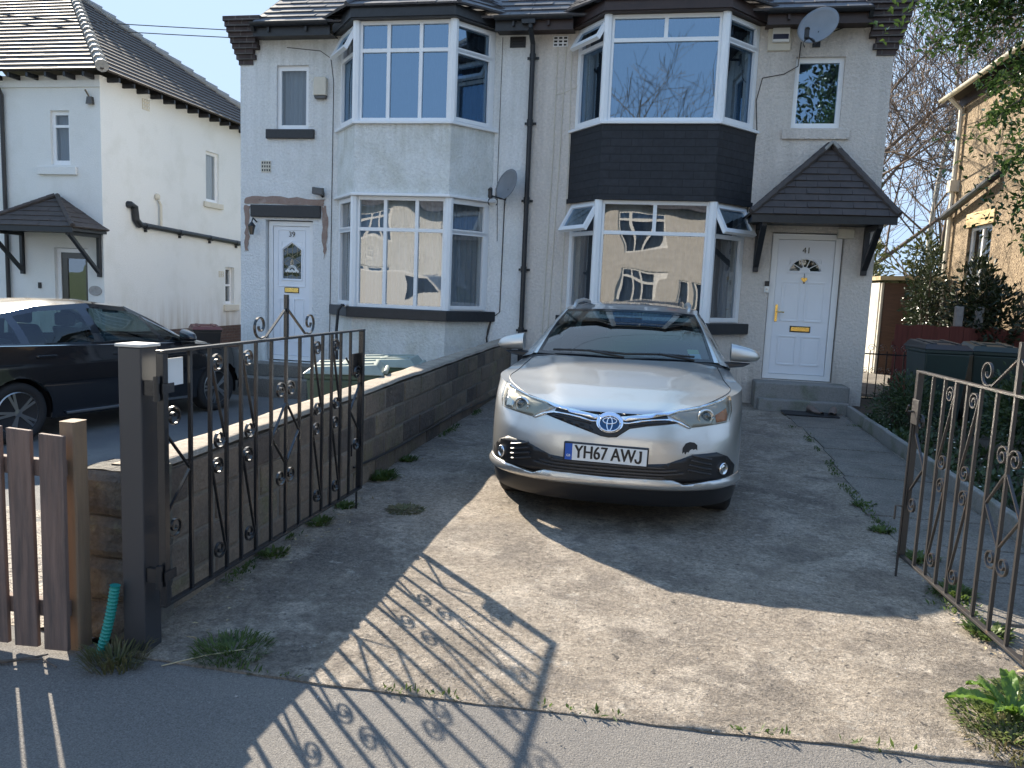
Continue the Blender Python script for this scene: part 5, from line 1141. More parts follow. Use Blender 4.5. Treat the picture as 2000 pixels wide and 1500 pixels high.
# ================================================================ front boundary: low block wall, gate post, fence
t = thing('block_wall', 'low brown block wall between the two drives, capped with pale mortar', 'wall', (-2.3, 7, 0))
mb = MB(); br = random.Random(11); ch = .185
for c_ in range(4):
    yy = 3.06 - (.23 if c_ % 2 else 0)
    while yy < 11.3:
        L = .455; a = max(yy, 3.0); b = min(yy + L, 11.36)
        if b - a > .06:
            z = gz((a + b) / 2) - .03 + c_ * ch; d = br.uniform(-.006, .008); e = br.uniform(-.004, .004)
            mb.hexa([(-2.395, a + .007, z), (-2.205 + d, a + .007, z), (-2.205 + d + e, b - .007, z), (-2.395, b - .007, z), (-2.395, a + .007, z + ch - .013), (-2.205 + d, a + .007, z + ch - .013), (-2.205 + d + e, b - .007, z + ch - .013), (-2.395, b - .007, z + ch - .013)], br.choice((0, 0, 1, 2)))
        yy += L
part(mb, 'blockwork', [M['block'], M['block_dark'], M['block_tan']], t, bevel=.012)
mb = MB(); mb.hexa([(-2.385, 3.0, -.1), (-2.213, 3.0, -.1), (-2.213, 11.37, 0), (-2.385, 11.37, 0), (-2.385, 3.0, gz(3) + .70), (-2.213, 3.0, gz(3) + .70), (-2.213, 11.37, gz(11) + .70), (-2.385, 11.37, gz(11) + .70)]); part(mb, 'mortar_bed', M['mortar'], t)
mb = MB()
def capf(u, v): 
    x = -2.40 + .2 * u; y = 2.99 + v; e = min(u, 1 - u) * 2
    return (x, y, gz(y) + .722 + .05 * min(1, e * 8) * .5 + .010 * noise.noise(Vector((x * 7, y * 3, 0))))
mb.grid(capf, [0, .06, .2, .5, .8, .94, 1], lin(0, 8.37, 120)); part(mb, 'mortar_cap', M['block_top'], t, smooth=True)
# rough stone pier at the pavement end
mb = MB(); pr_ = random.Random(4)
zz = -.05
for hgt in (.205, .20, .19, .205):
    xs = [-2.47, -2.16] if pr_.random() < .5 else [-2.47, -2.47 + pr_.uniform(.13, .18), -2.16]
    for a, b in zip(xs[:-1], xs[1:]):
        nx, ny, nzz = 6, 6, 5; us = lin(a + .006, b - .006, nx); vs = lin(zz + .006, zz + hgt - .006, nzz)
        def bump(x, z, a=a, b=b, z0=zz, z1=zz + hgt):
            ex = min(x - a, b - x) / .04; ez = min(z - z0, z1 - z) / .04; e = max(0, min(1, min(ex, ez)))
            return 2.90 - .045 * e ** .5 - .02 * noise.noise(Vector((x * 14, z * 14, 1.5)))
        mb.grid(lambda x, z: (x, bump(x, z), z), us, vs)
        mb.grid(lambda y, z: (b - .006 + .018 * noise.noise(Vector((y * 11, z * 11, 2))), y, z), lin(2.90, 3.1, 5), vs); mb.grid(lambda y, z: (a + .006 - .018 * noise.noise(Vector((y * 11, z * 11, 5))), y, z), lin(2.90, 3.1, 5), vs)
        mb.grid(lambda x, y: (x, y, zz + hgt - .006 + .008 * noise.noise(Vector((x * 12, y * 12, 3)))), us, lin(2.90, 3.1, 5))
    zz += hgt
part(mb, 'stone_pier', M['pier_stone'], t, smooth=False)
mb = MB(); mb.box(-2.455, -2.175, 2.905, 3.09, -.1, .735); part(mb, 'pier_mortar', M['mortar'], t)
t = thing('wall_cable', 'thin dark cable sagging along the drive side of the low block wall', 'cable', (-2.19, 7, .3))
mb = MB(); mb.tube([(-2.188, 5.3, .235), (-2.185, 5.75, .215), (-2.185, 6.3, .20), (-2.186, 7.1, .205), (-2.186, 8.2, .20), (-2.186, 9.6, .16), (-2.19, 10.3, .14)], .009, 6); part(mb, 'cable', M['plastic_black'], t)
# gate post
t = thing('gate_post', 'square dark grey steel gate post with a pale flat cap', 'post', (-2.1, 2.82, 0))
mb = MB(); mb.box(-2.155, -2.05, 2.745, 2.855, -.2, 1.305); gp = part(mb, 'post', M['post_metal'], t, bevel=.006)
mb = MB(); mb.hexa([(-2.163, 2.737, 1.3055), (-2.042, 2.737, 1.3055), (-2.042, 2.863, 1.3055), (-2.163, 2.863, 1.3055), (-2.163, 2.737, 1.318), (-2.042, 2.737, 1.318), (-2.042, 2.863, 1.318), (-2.163, 2.863, 1.318)]); part(mb, 'cap', M['cap_stone'], t, bevel=.003)
# ---------------------------------------------------------------- iron gates
def spiral(cx, cz, r, a0, turns, n=26, shrink=.22):
    return [(cx + r * (1 - (1 - shrink) * (i / n)) * math.cos(a0 + turns * 2 * math.pi * i / n), cz + r * (1 - (1 - shrink) * (i / n)) * math.sin(a0 + turns * 2 * math.pi * i / n)) for i in range(n + 1)]
GW, GH = 2.08, 1.085
def gate(label):
    t = thing('iron_gate', label, 'gate', (0, 0, 0), 'open wrought iron drive gates'); G = lambda s, z, d=0: (s, d, z)
    mb = MB(); mb.box(0, GW, -.018, .018, GH - .012, GH); mb.box(0, GW, -.014, .014, 0, .014)
    for s in (.016, GW - .016): mb.box(s - .016, s + .016, -.0165, .0165, .0145, GH - .0125)
    part(mb, 'frame', M['iron'], t, bevel=.002)
    bars = [.20, .345, .475, .60, .735, .885, 1.04, 1.195, 1.345, 1.48, 1.605, 1.735, 1.88]
    mb = MB(); mb.box(-.0075, .0075, -.0075, .0075, .0145, GH - .0125); b0 = part(mb, 'bar', M['iron'], t); b0.location.x = bars[0]
    for b in bars[1:]: q = dup(b0, t); q.location.x = b
    st = lambda pts: MBs(pts)
    def MBs(pts, name='scroll'):
        mb = MB(); mb.strip([G(*p) for p in pts], (0, 1, 0), .013, .006); return mb
    def curl(mb, cx, cz, r, a0, turns): mb.strip([G(*p) for p in spiral(cx, cz, r, a0, turns)], (0, 1, 0), .013, .0065)
    def seg(mb, a, b): mb.strip([G(*a), G(*b)], (0, 1, 0), .013, .0065)
    # slim columns between paired bars: two elongated S scrolls each
    def column(a, b):
        mb = MB(); w = b - a; r = w * .36
        for (zt, zb) in ((1.045, .60), (.565, .075)):
            curl(mb, a + r + .012, zt - r, r, math.pi, -1.55); seg(mb, (a + .012, zt - r), (b - .012, zb + r)); curl(mb, b - r - .012, zb + r, r, 0, -1.55)
        return mb
    c0 = part(column(0, .13), 'scroll', M['iron'], t); c0.location.x = .345
    for s in (.605, 1.35, 1.605): q = dup(c0, t); q.location.x = s
    # centre and end panels
    def hearts(cx, sides, w, zt=.80, zm=.56, zb=.33):
        mb = MB(); r = .05
        for s in sides:
            curl(mb, cx + s * (r + .004), zt, r, math.pi if s > 0 else 0, -1.5 if s > 0 else 1.5); seg(mb, (cx + s * .004, zt), (cx + s * .006, zt - .07)); seg(mb, (cx + s * .006, zt - .07), (cx + s * w, zm))
            seg(mb, (cx + s * w, zm), (cx + s * .006, zb + .07)); seg(mb, (cx + s * .006, zb + .07), (cx + s * .004, zb)); curl(mb, cx + s * (r + .004), zb, r, math.pi if s > 0 else 0, 1.5 if s > 0 else -1.5)
        return mb
    part(hearts(1.04, (1, -1), .148), 'scroll', M['iron'], t); part(hearts(.034, (1,), .16), 'scroll', M['iron'], t); part(hearts(GW - .034, (-1,), .16), 'scroll', M['iron'], t)
    mb = MB(); mb.box(1.04 - .010, 1.04 + .010, -.010, .010, GH + .0005, GH + .225)
    for s in (1, -1):
        seg(mb, (1.04 + s * .01, GH + .15), (1.04 + s * .215, GH + .008)); pts = spiral(1.04 + s * .265, GH + .068, .066, -math.pi * .5 - s * .6, s * 1.35); mb.strip([G(1.04 + s * .215, GH + .008)] + [G(*p) for p in pts], (0, 1, 0), .012, .006)
    part(mb, 'finial', M['iron'], t)
    mb = MB(); mb.tube([G(GW - .02, GH - .22, .02), G(GW - .02, -.14, .02)], .007, 8); mb.tube([G(GW - .02, .30, .02), G(GW - .02, .30, .06), G(GW - .02, .22, .06)], .006, 6); part(mb, 'drop_bolt', M['iron'], t)
    mb = MB(); mb.box(GW - .11, GW - .02, .0185, .03, GH - .30, GH - .16); mb.tube([G(GW - .06, GH - .23, .03), G(GW - .06, GH - .23, .07), G(GW - .10, GH - .19, .075)], .007, 6); part(mb, 'latch', M['iron'], t, bevel=.002)
    for z in (.14, .93):
        mb = MB(); mb.tube([G(-.02, z - .05), G(-.02, z + .05)], .013, 10); mb.box(-.012, .06, -.024, -.0175, z - .02, z + .02); mb.box(-.012, .012, -.0001, .07, z - .03, z + .03); part(mb, 'hinge', M['iron'], t)
    return t
g1 = gate('black wrought iron gate folded back along the low block wall')
g1.location = (-1.982, 2.768, .212); g1.rotation_euler = (0, 0, math.atan2(2.07, .03))
g2 = dup(g1); g2['label'] = 'weathered brown iron gate swung open on the right, beside the slab path'
g2.location = (1.60, 2.63, .155); g2.rotation_euler = (0, 0, math.atan2(2.075, -.16))
old = {}
for ch_ in g2.children:
    k = ch_.data.name
    if k not in old: old[k] = ch_.data.copy(); old[k].materials.clear(); old[k].materials.append(M['iron_old'])
    ch_.data = old[k]
mb = MB(); mb.box(.045, .17, .012, .016, .93, 1.045); sp_ = part(mb, 'sign_plate', M['plate_white'], label='small white plate wired behind the gate'); sp_.parent = g1; mb = MB()
t = thing('gate_post', 'dark steel gate post of the weathered right gate at the edge of the view', 'post', (1.66, 2.58, 0))
mb = MB(); mb.box(1.625, 1.73, 2.50, 2.60, -.2, 1.30); part(mb, 'post', M['post_metal'], t, bevel=.006); mb = MB(); mb.box(1.617, 1.738, 2.492, 2.608, 1.3005, 1.312); part(mb, 'cap', M['cap_stone'], t, bevel=.003)
# ---------------------------------------------------------------- picket fence
t = thing('picket_fence', 'weathered brown picket fence along the pavement at the lower left', 'fence', (-2.9, 2.67, 0))
fr_ = random.Random(8)
for i in range(7):
    x = -2.394 - i * .143; w = .110; h = .945 + fr_.uniform(-.012, .014); l = fr_.uniform(-.006, .006); th = fr_.uniform(-.002, .002)
    mb = MB(); mb.hexa([(x - w / 2, 2.642 + th, .025), (x + w / 2, 2.642 - th, .03), (x + w / 2, 2.662 - th, .03), (x - w / 2, 2.662 + th, .025), (x - w / 2 + l, 2.642 + th, h + .005), (x + w / 2 + l, 2.642 - th, h), (x + w / 2 + l, 2.662 - th, h), (x - w / 2 + l, 2.662 + th, h + .005)])
    part(mb, 'picket', M['picket'], t, bevel=.003)
for z in (.16, .76):
    mb = MB(); mb.box(-3.5, -2.36, 2.6625, 2.70, z, z + .07); part(mb, 'rail', M['picket'], t, bevel=.004)
t = thing('fence_post', 'thick timber post at the end of the picket fence', 'post', (-2.34, 2.76, 0))
mb = MB(); k = 5
mb.grid(lambda u, z: (-2.372 + .036 * math.copysign(min(1, abs(math.cos(u)) * 1.35), math.cos(u)) + .004 * noise.noise(Vector((math.cos(u) * 2, z * 4, 0))), 2.748 + .040 * math.copysign(min(1, abs(math.sin(u)) * 1.35), math.sin(u)), z), lin(0, 2 * math.pi, 28), lin(-.1, .985, 16))
mb.add([(-2.372 + .036 * math.copysign(min(1, abs(math.cos(u)) * 1.35), math.cos(u)), 2.748 + .040 * math.copysign(min(1, abs(math.sin(u)) * 1.35), math.sin(u)), .985) for u in lin(0, 2 * math.pi, 28)[:-1]], [tuple(range(28))])
part(mb, 'post', M['post_wood'], t)
# green ribbed drain hose leaning on the pier
t = thing('drain_hose', 'teal ribbed plastic hose standing against the gate post', 'hose', (-2.2, 2.72, 0))
mb = MB(); a = Vector((-2.235, 2.70, .0)); b = Vector((-2.165, 2.715, .31)); pts = []; rr = []
for i in range(61):
    pts.append(a.lerp(b, i / 60) + Vector((.008 * math.sin(i / 60 * 3.1), 0, 0))); rr.append(.0185 if i % 3 else .0215)
mb.tube(pts, rr, 12); part(mb, 'hose', M['hose_green'], t)
# ---------------------------------------------------------------- wheelie bins
def bin_(label, x, y, z, rz, body, lid, group, h=1.0, w=.56, d=.62, flatlid=False):
    t = thing('wheelie_bin', label, 'wheelie bin', (0, 0, 0), group); mb = MB()
    a, b = w / 2, d / 2
    mb.hexa([(-a * .82, -b * .78, .05), (a * .82, -b * .78, .05), (a * .82, b * .9, .05), (-a * .82, b * .9, .05), (-a, -b, h - .06), (a, -b, h - .06), (a, b, h - .06), (-a, b, h - .06)]); part(mb, 'body', body, t, bevel=.02)
    mb = MB(); mb.box(-a - .012, a + .012, -b - .014, b + .01, h - .0595, h - .015); part(mb, 'rim', body, t, bevel=.008)
    mb = MB(); e = .03
    mb.hexa([(-a - e, -b - e, h - .014), (a + e, -b - e, h - .014), (a + e, b + .05, h - .014), (-a - e, b + .05, h - .014), (-a + .02, -b + .05, h + .045), (a - .02, -b + .05, h + .045), (a - .02, b - .02, h + .075), (-a + .02, b - .02, h + .075)])
    mb.bar((-a * .55, -b + .06, h + .05), (-a * .55, b - .05, h + .075), .06, .022); mb.bar((a * .55, -b + .06, h + .05), (a * .55, b - .05, h + .075), .06, .022); mb.bar((-a * .75, 0, h + .062), (a * .75, 0, h + .062), .05, .02)
    mb.tube([(-a + .06, b + .06, h + .01), (a - .06, b + .06, h + .01)], .022, 8); part(mb, 'lid', lid, t, bevel=.012)
    for s in (1, -1):
        mb = MB(); mb.tube([(s * (a * .9), b * .85, .10), (s * (a * .9 + .05), b * .85, .10)], .10, 18); part(mb, 'wheel', M['rubber'], t)
    t.location = (x, y, z); t.rotation_euler = (0, 0, rz); return t
gB = 'green wheelie bins beside the white house'
bin_('green wheelie bin, lid coloured as if sunlit, just behind the low wall, nearer the pavement', -2.80, 6.55, nz(0, 6.5), R(-72), M['bin_green'], M['bin_lid_sunlit'], gB, .98)
bin_('green wheelie bin, lid coloured as if sunlit, behind the low wall, nearer the house', -2.78, 7.55, nz(0, 7.5), R(-80), M['bin_green'], M['bin_lid_sunlit'], gB, .96)
gB = 'dark wheelie bins in the right garden'
bin_('dark green wheelie bin by the red fence, next to the shrub', 3.30, 10.2, gz(9.9) + .04, R(4), M['bin_dark'], M['bin_black'], gB, .98, .50)
bin_('dark green wheelie bin by the red fence, right-hand one of the pair', 3.92, 10.3, gz(9.8) + .04, R(-6), M['bin_dark'], M['bin_dark'], gB, .98, .50)
bin_('dark red lidded wheelie bin against the side wall of the left house', -9.62, 15.0, nz(0, 15), R(40), M['bin_black'], M['bin_red'], 'wheelie bin by the left house', .70)
# fence at the end of the neighbour's drive
t = thing('board_fence', 'brown vertical board fence in the gap between the white houses', 'fence', (-9.2, 19, 0)); k = 0
mb = MB(); x = -11.0
while x < -6.9:
    mb.box(x, x + .148, 18.9 + (k % 2) * .006, 18.915 + (k % 2) * .006, -.4, .78 + .01 * math.sin(k * 7)); x += .15; k += 1
part(mb, 'boards', M['brown_fence'], t); mb = MB(); mb.box(-6.98, -6.86, 18.85, 18.97, -.4, 1.15); part(mb, 'post', M['black_paint'], t)
# right side: red fence, concrete posts, garage, shed, little iron gate
t = thing('red_fence', 'red stained board fence behind the dark bins', 'fence', (4.5, 13.5, 0)); mb = MB(); x = 3.62; k = 0
while x < 5.55:
    mb.box(x, x + .098, 13.2 + (k % 2) * .012, 13.215 + (k % 2) * .012, .1, 1.30 + .012 * math.sin(k * 5)); x += .10; k += 1
part(mb, 'boards', M['red_fence'], t); mb = MB(); mb.box(3.6, 5.56, 13.23, 13.27, .95, 1.03); mb.box(3.6, 5.56, 13.23, 13.27, .35, .43); part(mb, 'rail', M['red_fence'], t)
for x, lab in ((4.57, 'grey concrete fence post standing behind the red fence, left of two'), (4.86, 'grey concrete fence post standing behind the red fence, right of two')):
    t = thing('concrete_post', lab, 'post', (x, 13.38, 0), 'concrete fence posts'); mb = MB(); mb.box(x - .055, x + .055, 13.30, 13.41, .1, 1.62); part(mb, 'post', M['conc_post'], t, bevel=.012)
t = thing('garage', 'pale concrete panel garage with one sunlit side behind the red fence', 'garage', (5, 19, 0)); mb = MB()
for i in range(5): mb.box(4.36, 4.44, 17.3 + i * .82, 17.3 + i * .82 + .79, .0, 2.05)
mb.box(4.38, 4.43, 17.2, 17.28, 0, 2.05); part(mb, 'wall_panel', M['garage_white'], t, bevel=.01)
mb = MB(); mb.box(4.44, 6.9, 17.22, 17.27, 0, 2.05); dq = part(mb, 'front_boards', M['shed_wood'], t)
mb = MB(); mb.box(5.0, 5.45, 17.19, 17.215, 1.0, 1.85); wq = part(mb, 'window', M['lamp_dark'], t); mb = MB(); mb.box(5.04, 5.41, 17.184, 17.189, 1.04, 1.81); part(mb, 'pane', M['glass'], wq)
mb = MB(); mb.hexa([(4.3, 17.05, 2.10), (7.0, 17.05, 2.16), (7.0, 21.6, 2.16), (4.3, 21.6, 2.10), (4.3, 17.05, 2.18), (7.0, 17.05, 2.26), (7.0, 21.6, 2.26), (4.3, 21.6, 2.18)]); part(mb, 'roof', M['straw'], t)  # yellow of the sunlit roof edge put into the roof colour
t = thing('garden_gate', 'small black scrolled iron gate at the corner of the cream house', 'gate', (3.2, 12.2, 0)); mb = MB()
for x in lin(2.80, 3.62, 7): mb.box(x - .006, x + .006, 12.194, 12.206, .15, .92)
mb.box(2.80, 3.62, 12.19, 12.21, .86, .88); mb.box(2.80, 3.62, 12.19, 12.21, .2, .22)
for x in lin(2.9, 3.5, 4): mb.strip([(px, 12.2, pz) for px, pz in spiral(x, .96, .06, 0, 1.4)], (0, 1, 0), .012, .006)
for x in lin(2.87, 3.55, 6): mb.strip([(px, 12.2, pz) for px, pz in spiral(x, .62, .05, 1, 1.4)], (0, 1, 0), .012, .006)
part(mb, 'ironwork', M['iron'], t)
# doormat and shoes
t = thing('doormat', 'dark rubber doormat at the foot of the step', 'doormat', (1.95, 10.6, 0)); mb = MB(); mb.box(1.62, 2.30, 10.38, 10.74, gz(10.5) + .028, gz(10.5) + .045); part(mb, 'mat', M['mat_rubber'], t, bevel=.006)
for x, rz, lab in ((2.02, .5, 'brown shoe left on the doormat, the one nearer the middle'), (2.24, -.3, 'brown shoe left on the doormat, the one nearer the flower bed')):
    t = thing('shoe', lab, 'shoe', (0, 0, 0), 'pair of shoes on the doormat'); mb = MB()
    def shf(u, v):
        y = -.14 + .28 * u; w = .05 * (math.sin(math.pi * (.12 + .80 * u)) ** .5); h = .035 + .05 * sstep(.35, .8, u); return (w * math.cos(v), y, max(0, h * .5 + h * .5 * math.sin(v)))
    mb.grid(shf, lin(0, 1, 10), lin(0, 2 * math.pi, 14)); part(mb, 'upper', M['shoe'], t, smooth=True); mb = MB(); mb.prism([(.052 * math.sin(math.pi * (.12 + .8 * u)) ** .5 * s, -.145 + .29 * u) for s, r_ in ((1, lin(0, 1, 8)), (-1, lin(1, 0, 8))) for u in r_], lambda u, v, d: (u, v, d), -.012, .006); part(mb, 'sole', M['rubber'], t)
    t.location = (x, 10.55, gz(10.5) + .058); t.rotation_euler = (0, 0, rz)
# overhead wires
for i, (a, b, lab) in enumerate((((-13.0, 8.0, 5.18), (-6.75, 11.3, 5.36), 'upper of two thin cables running to the brick corner of the white house'), ((-13.0, 8.0, 5.08), (-6.75, 11.3, 5.25), 'lower of two thin cables running to the brick corner of the white house'), ((-9.0, 9.0, 6.9), (1.5, 11.5, 6.62), 'thin cable crossing the sky above the roofs'))):
    mb = MB(); A = Vector(a); B_ = Vector(b); mb.tube([A.lerp(B_, k / 16) - Vector((0, 0, .12 * math.sin(math.pi * k / 16))) for k in range(17)], .007, 5)
    o = part(mb, 'overhead_wire', M['plastic_black']); tag(o, lab, 'wire', 'overhead wires')
# ================================================================ vegetation
def leaf(mb, p, d, n, L, w, mi=0, fold=.15):
    d = d.normalized(); s = d.cross(n); s = s.normalized() if s.length > 1e-5 else d.orthogonal().normalized(); n = s.cross(d).normalized()
    a = p; b = p + d * L * .5; c = p + d * L
    mb.add([a, b + s * w / 2 + n * fold * w, c, b - s * w / 2 + n * fold * w, b], [(0, 1, 4), (1, 2, 4), (2, 3, 4), (3, 0, 4)], mi)
def rv(r): 
    while True:
        v = Vector((r.uniform(-1, 1), r.uniform(-1, 1), r.uniform(-1, 1)))
        if .05 < v.length < 1: return v
def clump(mb, c, rx, ry, rz, n, L, w, r, mi=0, up=.3, shell=.35):
    c = Vector(c)
    for _ in range(n):
        v = rv(r); q = v.normalized() * (shell + (1 - shell) * r.random() ** .6)
        p = c + Vector((q.x * rx, q.y * ry, q.z * rz)); d = (v.normalized() + rv(r) * .9 + Vector((0, 0, up)))
        k = r.uniform(.6, 1.2); leaf(mb, p, d, rv(r), L * k, w * k, mi)
def branch(mb, p, d, L, r0, depth, r, tips, bend=.25, nsub=3, up=.12, mi=0, minr=.004, spread=.7):
    pts = [p]; rr = [r0]; n = 5; q = p.copy(); dd = d.normalized()
    for i in range(n):
        dd = (dd + rv(r) * bend * .5 + Vector((0, 0, up * .3))).normalized(); q = q + dd * L / n; pts.append(q.copy()); rr.append(max(minr, r0 * (1 - .6 * (i + 1) / n)))
    mb.tube(pts, rr, 6 if r0 > .03 else 4 if r0 > .012 else 3, mi, cap=False); tips.append((pts[-1], dd))
    if depth <= 0: return
    for k in range(nsub + (1 if r.random() < .5 else 0)):
        f = r.uniform(.3, 1.0); i = min(n - 1, int(f * n)); s = pts[i].lerp(pts[i + 1], f * n - i if f < 1 else 1)
        nd_ = (dd * .6 + rv(r) * spread * 1.2 + Vector((0, 0, up))).normalized(); branch(mb, s, nd_, L * r.uniform(.5, .75), rr[i] * r.uniform(.45, .65), depth - 1, r, tips, bend, nsub, up, mi, minr, spread)
# bare trees behind the cream house
def bare_tree(label, x, y, h, seed, m, r0=.16, lean=(0, 0), depth=5, start=.18, spread=.8, nb=13, minr=.009):
    r = random.Random(seed); t = thing('bare_tree', label, 'tree', (x, y, 0), 'leafless trees behind the houses'); mb = MB(); tr = MB(); tips = []
    pts = [Vector((x + lean[0] * k / 8 + .15 * math.sin(k + seed), y + lean[1] * k / 8, -.3 + (h + .3) * k / 8)) for k in range(9)]; tr.tube(pts, [r0 * (1 - .9 * k / 8) + .01 for k in range(9)], 10); part(tr, 'trunk', m, t, smooth=True)
    for k in range(nb):
        f = start + (1 - start) * (k + r.random()) / nb; i = min(7, int(f * 8)); p = pts[i].lerp(pts[i + 1], f * 8 - i); a = k * 2.4 + r.uniform(-.5, .5)
        branch(mb, p, Vector((math.cos(a), math.sin(a), .55 + .5 * f)), h * (.52 - .30 * f), r0 * (.42 - .3 * f), depth - 2, r, tips, .3, 4, .12, 0, minr, spread)
    part(mb, 'branches', M['twig'], t); return t
bare_tree('large bare tree spreading over the gap right of the cream house', 4.6, 24.0, 13.0, 3, M['bark'], .20, (.3, 0), 6, .14, .85, 20, .009)
bare_tree('slim pale birch standing behind the garage', 8.1, 26.5, 11.0, 8, M['birch'], .11, (.1, 0), 5, .3, .6, 14)
bare_tree('thin bare tree behind the birch with fine upright twigs', 10.6, 33.0, 12.0, 21, M['twig'], .13, (.0, 0), 5, .1, .7, 20)
def conifer(label, x, y, h, rad, seed, z0=.3):
    r = random.Random(seed); t = thing('conifer', label, 'tree', (x, y, 0), 'evergreens behind the cream house'); tr = MB(); tr.tube([(x, y, -.2), (x, y, h * .95)], [.12, .02], 8); part(tr, 'trunk', M['bark'], t); mb = MB()
    n = int(h * 30)
    for k in range(n):
        f = r.random(); z = z0 + (h - z0) * f; a = r.uniform(0, 6.283); R_ = rad * (1 - f) ** .8 * (.8 + .35 * math.sin(a * 3 + z * 2.2 + seed)); tip = Vector((x + math.cos(a) * R_, y + math.sin(a) * R_, z - R_ * .12 + .1)); base = Vector((x, y, z))
        for i in range(9):
            q = base.lerp(tip, r.uniform(.35, 1)); leaf(mb, q + rv(r) * .1, (tip - base).normalized() * .6 + rv(r) * .6 + Vector((0, 0, .45)), rv(r), .20, .05)
    part(mb, 'crown', M['conifer'], t)
conifer('dark conifer right behind the porch of the cream house', 4.5, 19.5, 3.9, 1.0, 5)
conifer('yellow-tipped conical evergreen left of the slim birch', 5.35, 22.5, 5.2, .8, 6)
# rounded shrubs in front of the pebbledashed wall
def shrub(label, c, rx, ry, rz, n, L, w, seed, m, nm='shrub', cat='shrub', grp=None, stems=5, lumps=9):
    r = random.Random(seed); t = thing(nm, label, cat, (c[0], c[1], 0), grp); st = MB(); mb = MB()
    for k in range(stems):
        a = r.uniform(0, 6.28); tip = Vector((c[0] + math.cos(a) * rx * .6, c[1] + math.sin(a) * ry * .6, c[2] + rz * r.uniform(0, .6))); st.tube([(c[0] + .1 * math.cos(a), c[1] + .1 * math.sin(a), 0), ((c[0] + tip.x) / 2, (c[1] + tip.y) / 2, tip.z * .6), tip], [.03, .02, .008], 6)
    for k in range(lumps):
        v = rv(r); f = r.uniform(.35, .6); clump(mb, (c[0] + v.x * rx * .6, c[1] + v.y * ry * .6, c[2] + v.z * rz * .6), rx * f, ry * f, rz * f, n // lumps, L, w, r)
    part(st, 'stems', M['bark'], t); part(mb, 'foliage', m, t); return t
shrub('dense dark laurel bush climbing the pebbledashed side wall', (4.95, 13.6, 1.35), .55, 1.1, 1.5, 4600, .11, .05, 31, M['laurel'], lumps=14)
shrub('loose dark bush between the garage and the pebbledashed wall', (4.95, 16.0, 1.5), .5, .9, 1.4, 2600, .10, .045, 33, M['laurel'], lumps=14)
shrub('mid green bush with pale tips behind the red fence', (5.5, 18.2, 2.2), .9, .6, 1.0, 1800, .12, .05, 34, M['conifer'])
shrub('low dark green shrub beside the doorstep of the cream house', (2.86, 9.75, .42), .46, .62, .42, 3600, .055, .018, 35, M['hedge'], lumps=12)
shrub('dark hedge plant in the right garden beyond the weathered gate', (3.75, 8.2, .5), .75, 1.0, .7, 5200, .07, .032, 36, M['hedge'], lumps=14)
shrub('dark shrub at the right edge behind the weathered gate', (3.1, 5.9, .32), .55, .9, .40, 3200, .06, .028, 37, M['hedge'], lumps=12)
# holly: branches hang in from the upper right
t = thing('holly_tree', 'glossy holly hanging in from the upper right corner over the garden', 'tree', (5.3, 7.2, 0)); r = random.Random(12); st = MB(); mb = MB(); tips = []
st.tube([(3.75, 7.2, -.2), (3.7, 7.2, 2.5), (3.6, 7.1, 5.2)], [.12, .10, .05], 8)
def holly_spray(p, n, rad, L=.07):
    for _ in range(n):
        q = Vector(p) + Vector((r.gauss(0, rad), r.gauss(0, rad), r.gauss(0, rad * .8))); leaf(mb, q, rv(r) + Vector((-.2, -.2, -.1)), Vector((0, 0, 1)) + rv(r) * .7, L * r.uniform(.6, 1.15), L * .52, 0, .22)
for (p0, p1, n, rad) in (((3.6, 7.1, 4.6), (1.95, 6.9, 3.90), 7, .07), ((3.6, 7.1, 4.5), (2.0, 7.0, 3.68), 8, .07), ((3.6, 7.2, 4.9), (2.0, 6.9, 4.35), 10, .15), ((3.6, 7.1, 4.4), (2.25, 7.1, 3.68), 9, .09), ((3.6, 7.2, 3.9), (2.45, 6.9, 3.35), 8, .07), ((3.6, 7.2, 3.6), (2.40, 6.8, 3.05), 7, .05),
    ((3.7, 7.2, 3.3), (2.55, 6.8, 2.72), 7, .05), ((3.7, 7.2, 3.0), (2.72, 6.8, 2.45), 7, .05), ((3.7, 7.2, 2.6), (2.80, 6.8, 2.15), 7, .05), ((3.7, 7.2, 3.7), (2.62, 7.1, 3.15), 8, .07), ((3.6, 7.2, 5.2), (2.3, 7.2, 4.6), 10, .2)):
    p0, p1 = Vector(p0), Vector(p1); pts = [p0.lerp(p1, k / 8) + Vector((0, 0, .10 * math.sin(k / 8 * 3.1))) + rv(r) * .03 for k in range(9)]; st.tube(pts, [.02 - .002 * k for k in range(9)], 6)
    for k in range(1, 9):
        for j in range(2): holly_spray(pts[k] + rv(r) * rad * .9, int(n * 3.6), rad * .8)
for k in range(900): holly_spray((3.05 + r.gauss(0, .24), 7.2 + r.gauss(0, .35), r.uniform(2.3, 5.4)), 4, .09)
for k in range(520): holly_spray((2.42 + r.gauss(0, .28), 7.0 + r.gauss(0, .3), 4.05 + abs(r.gauss(0, .3)) - .2 * r.random()), 4, .09)
part(st, 'branches', M['bark'], t); part(mb, 'crown', M['holly'], t)
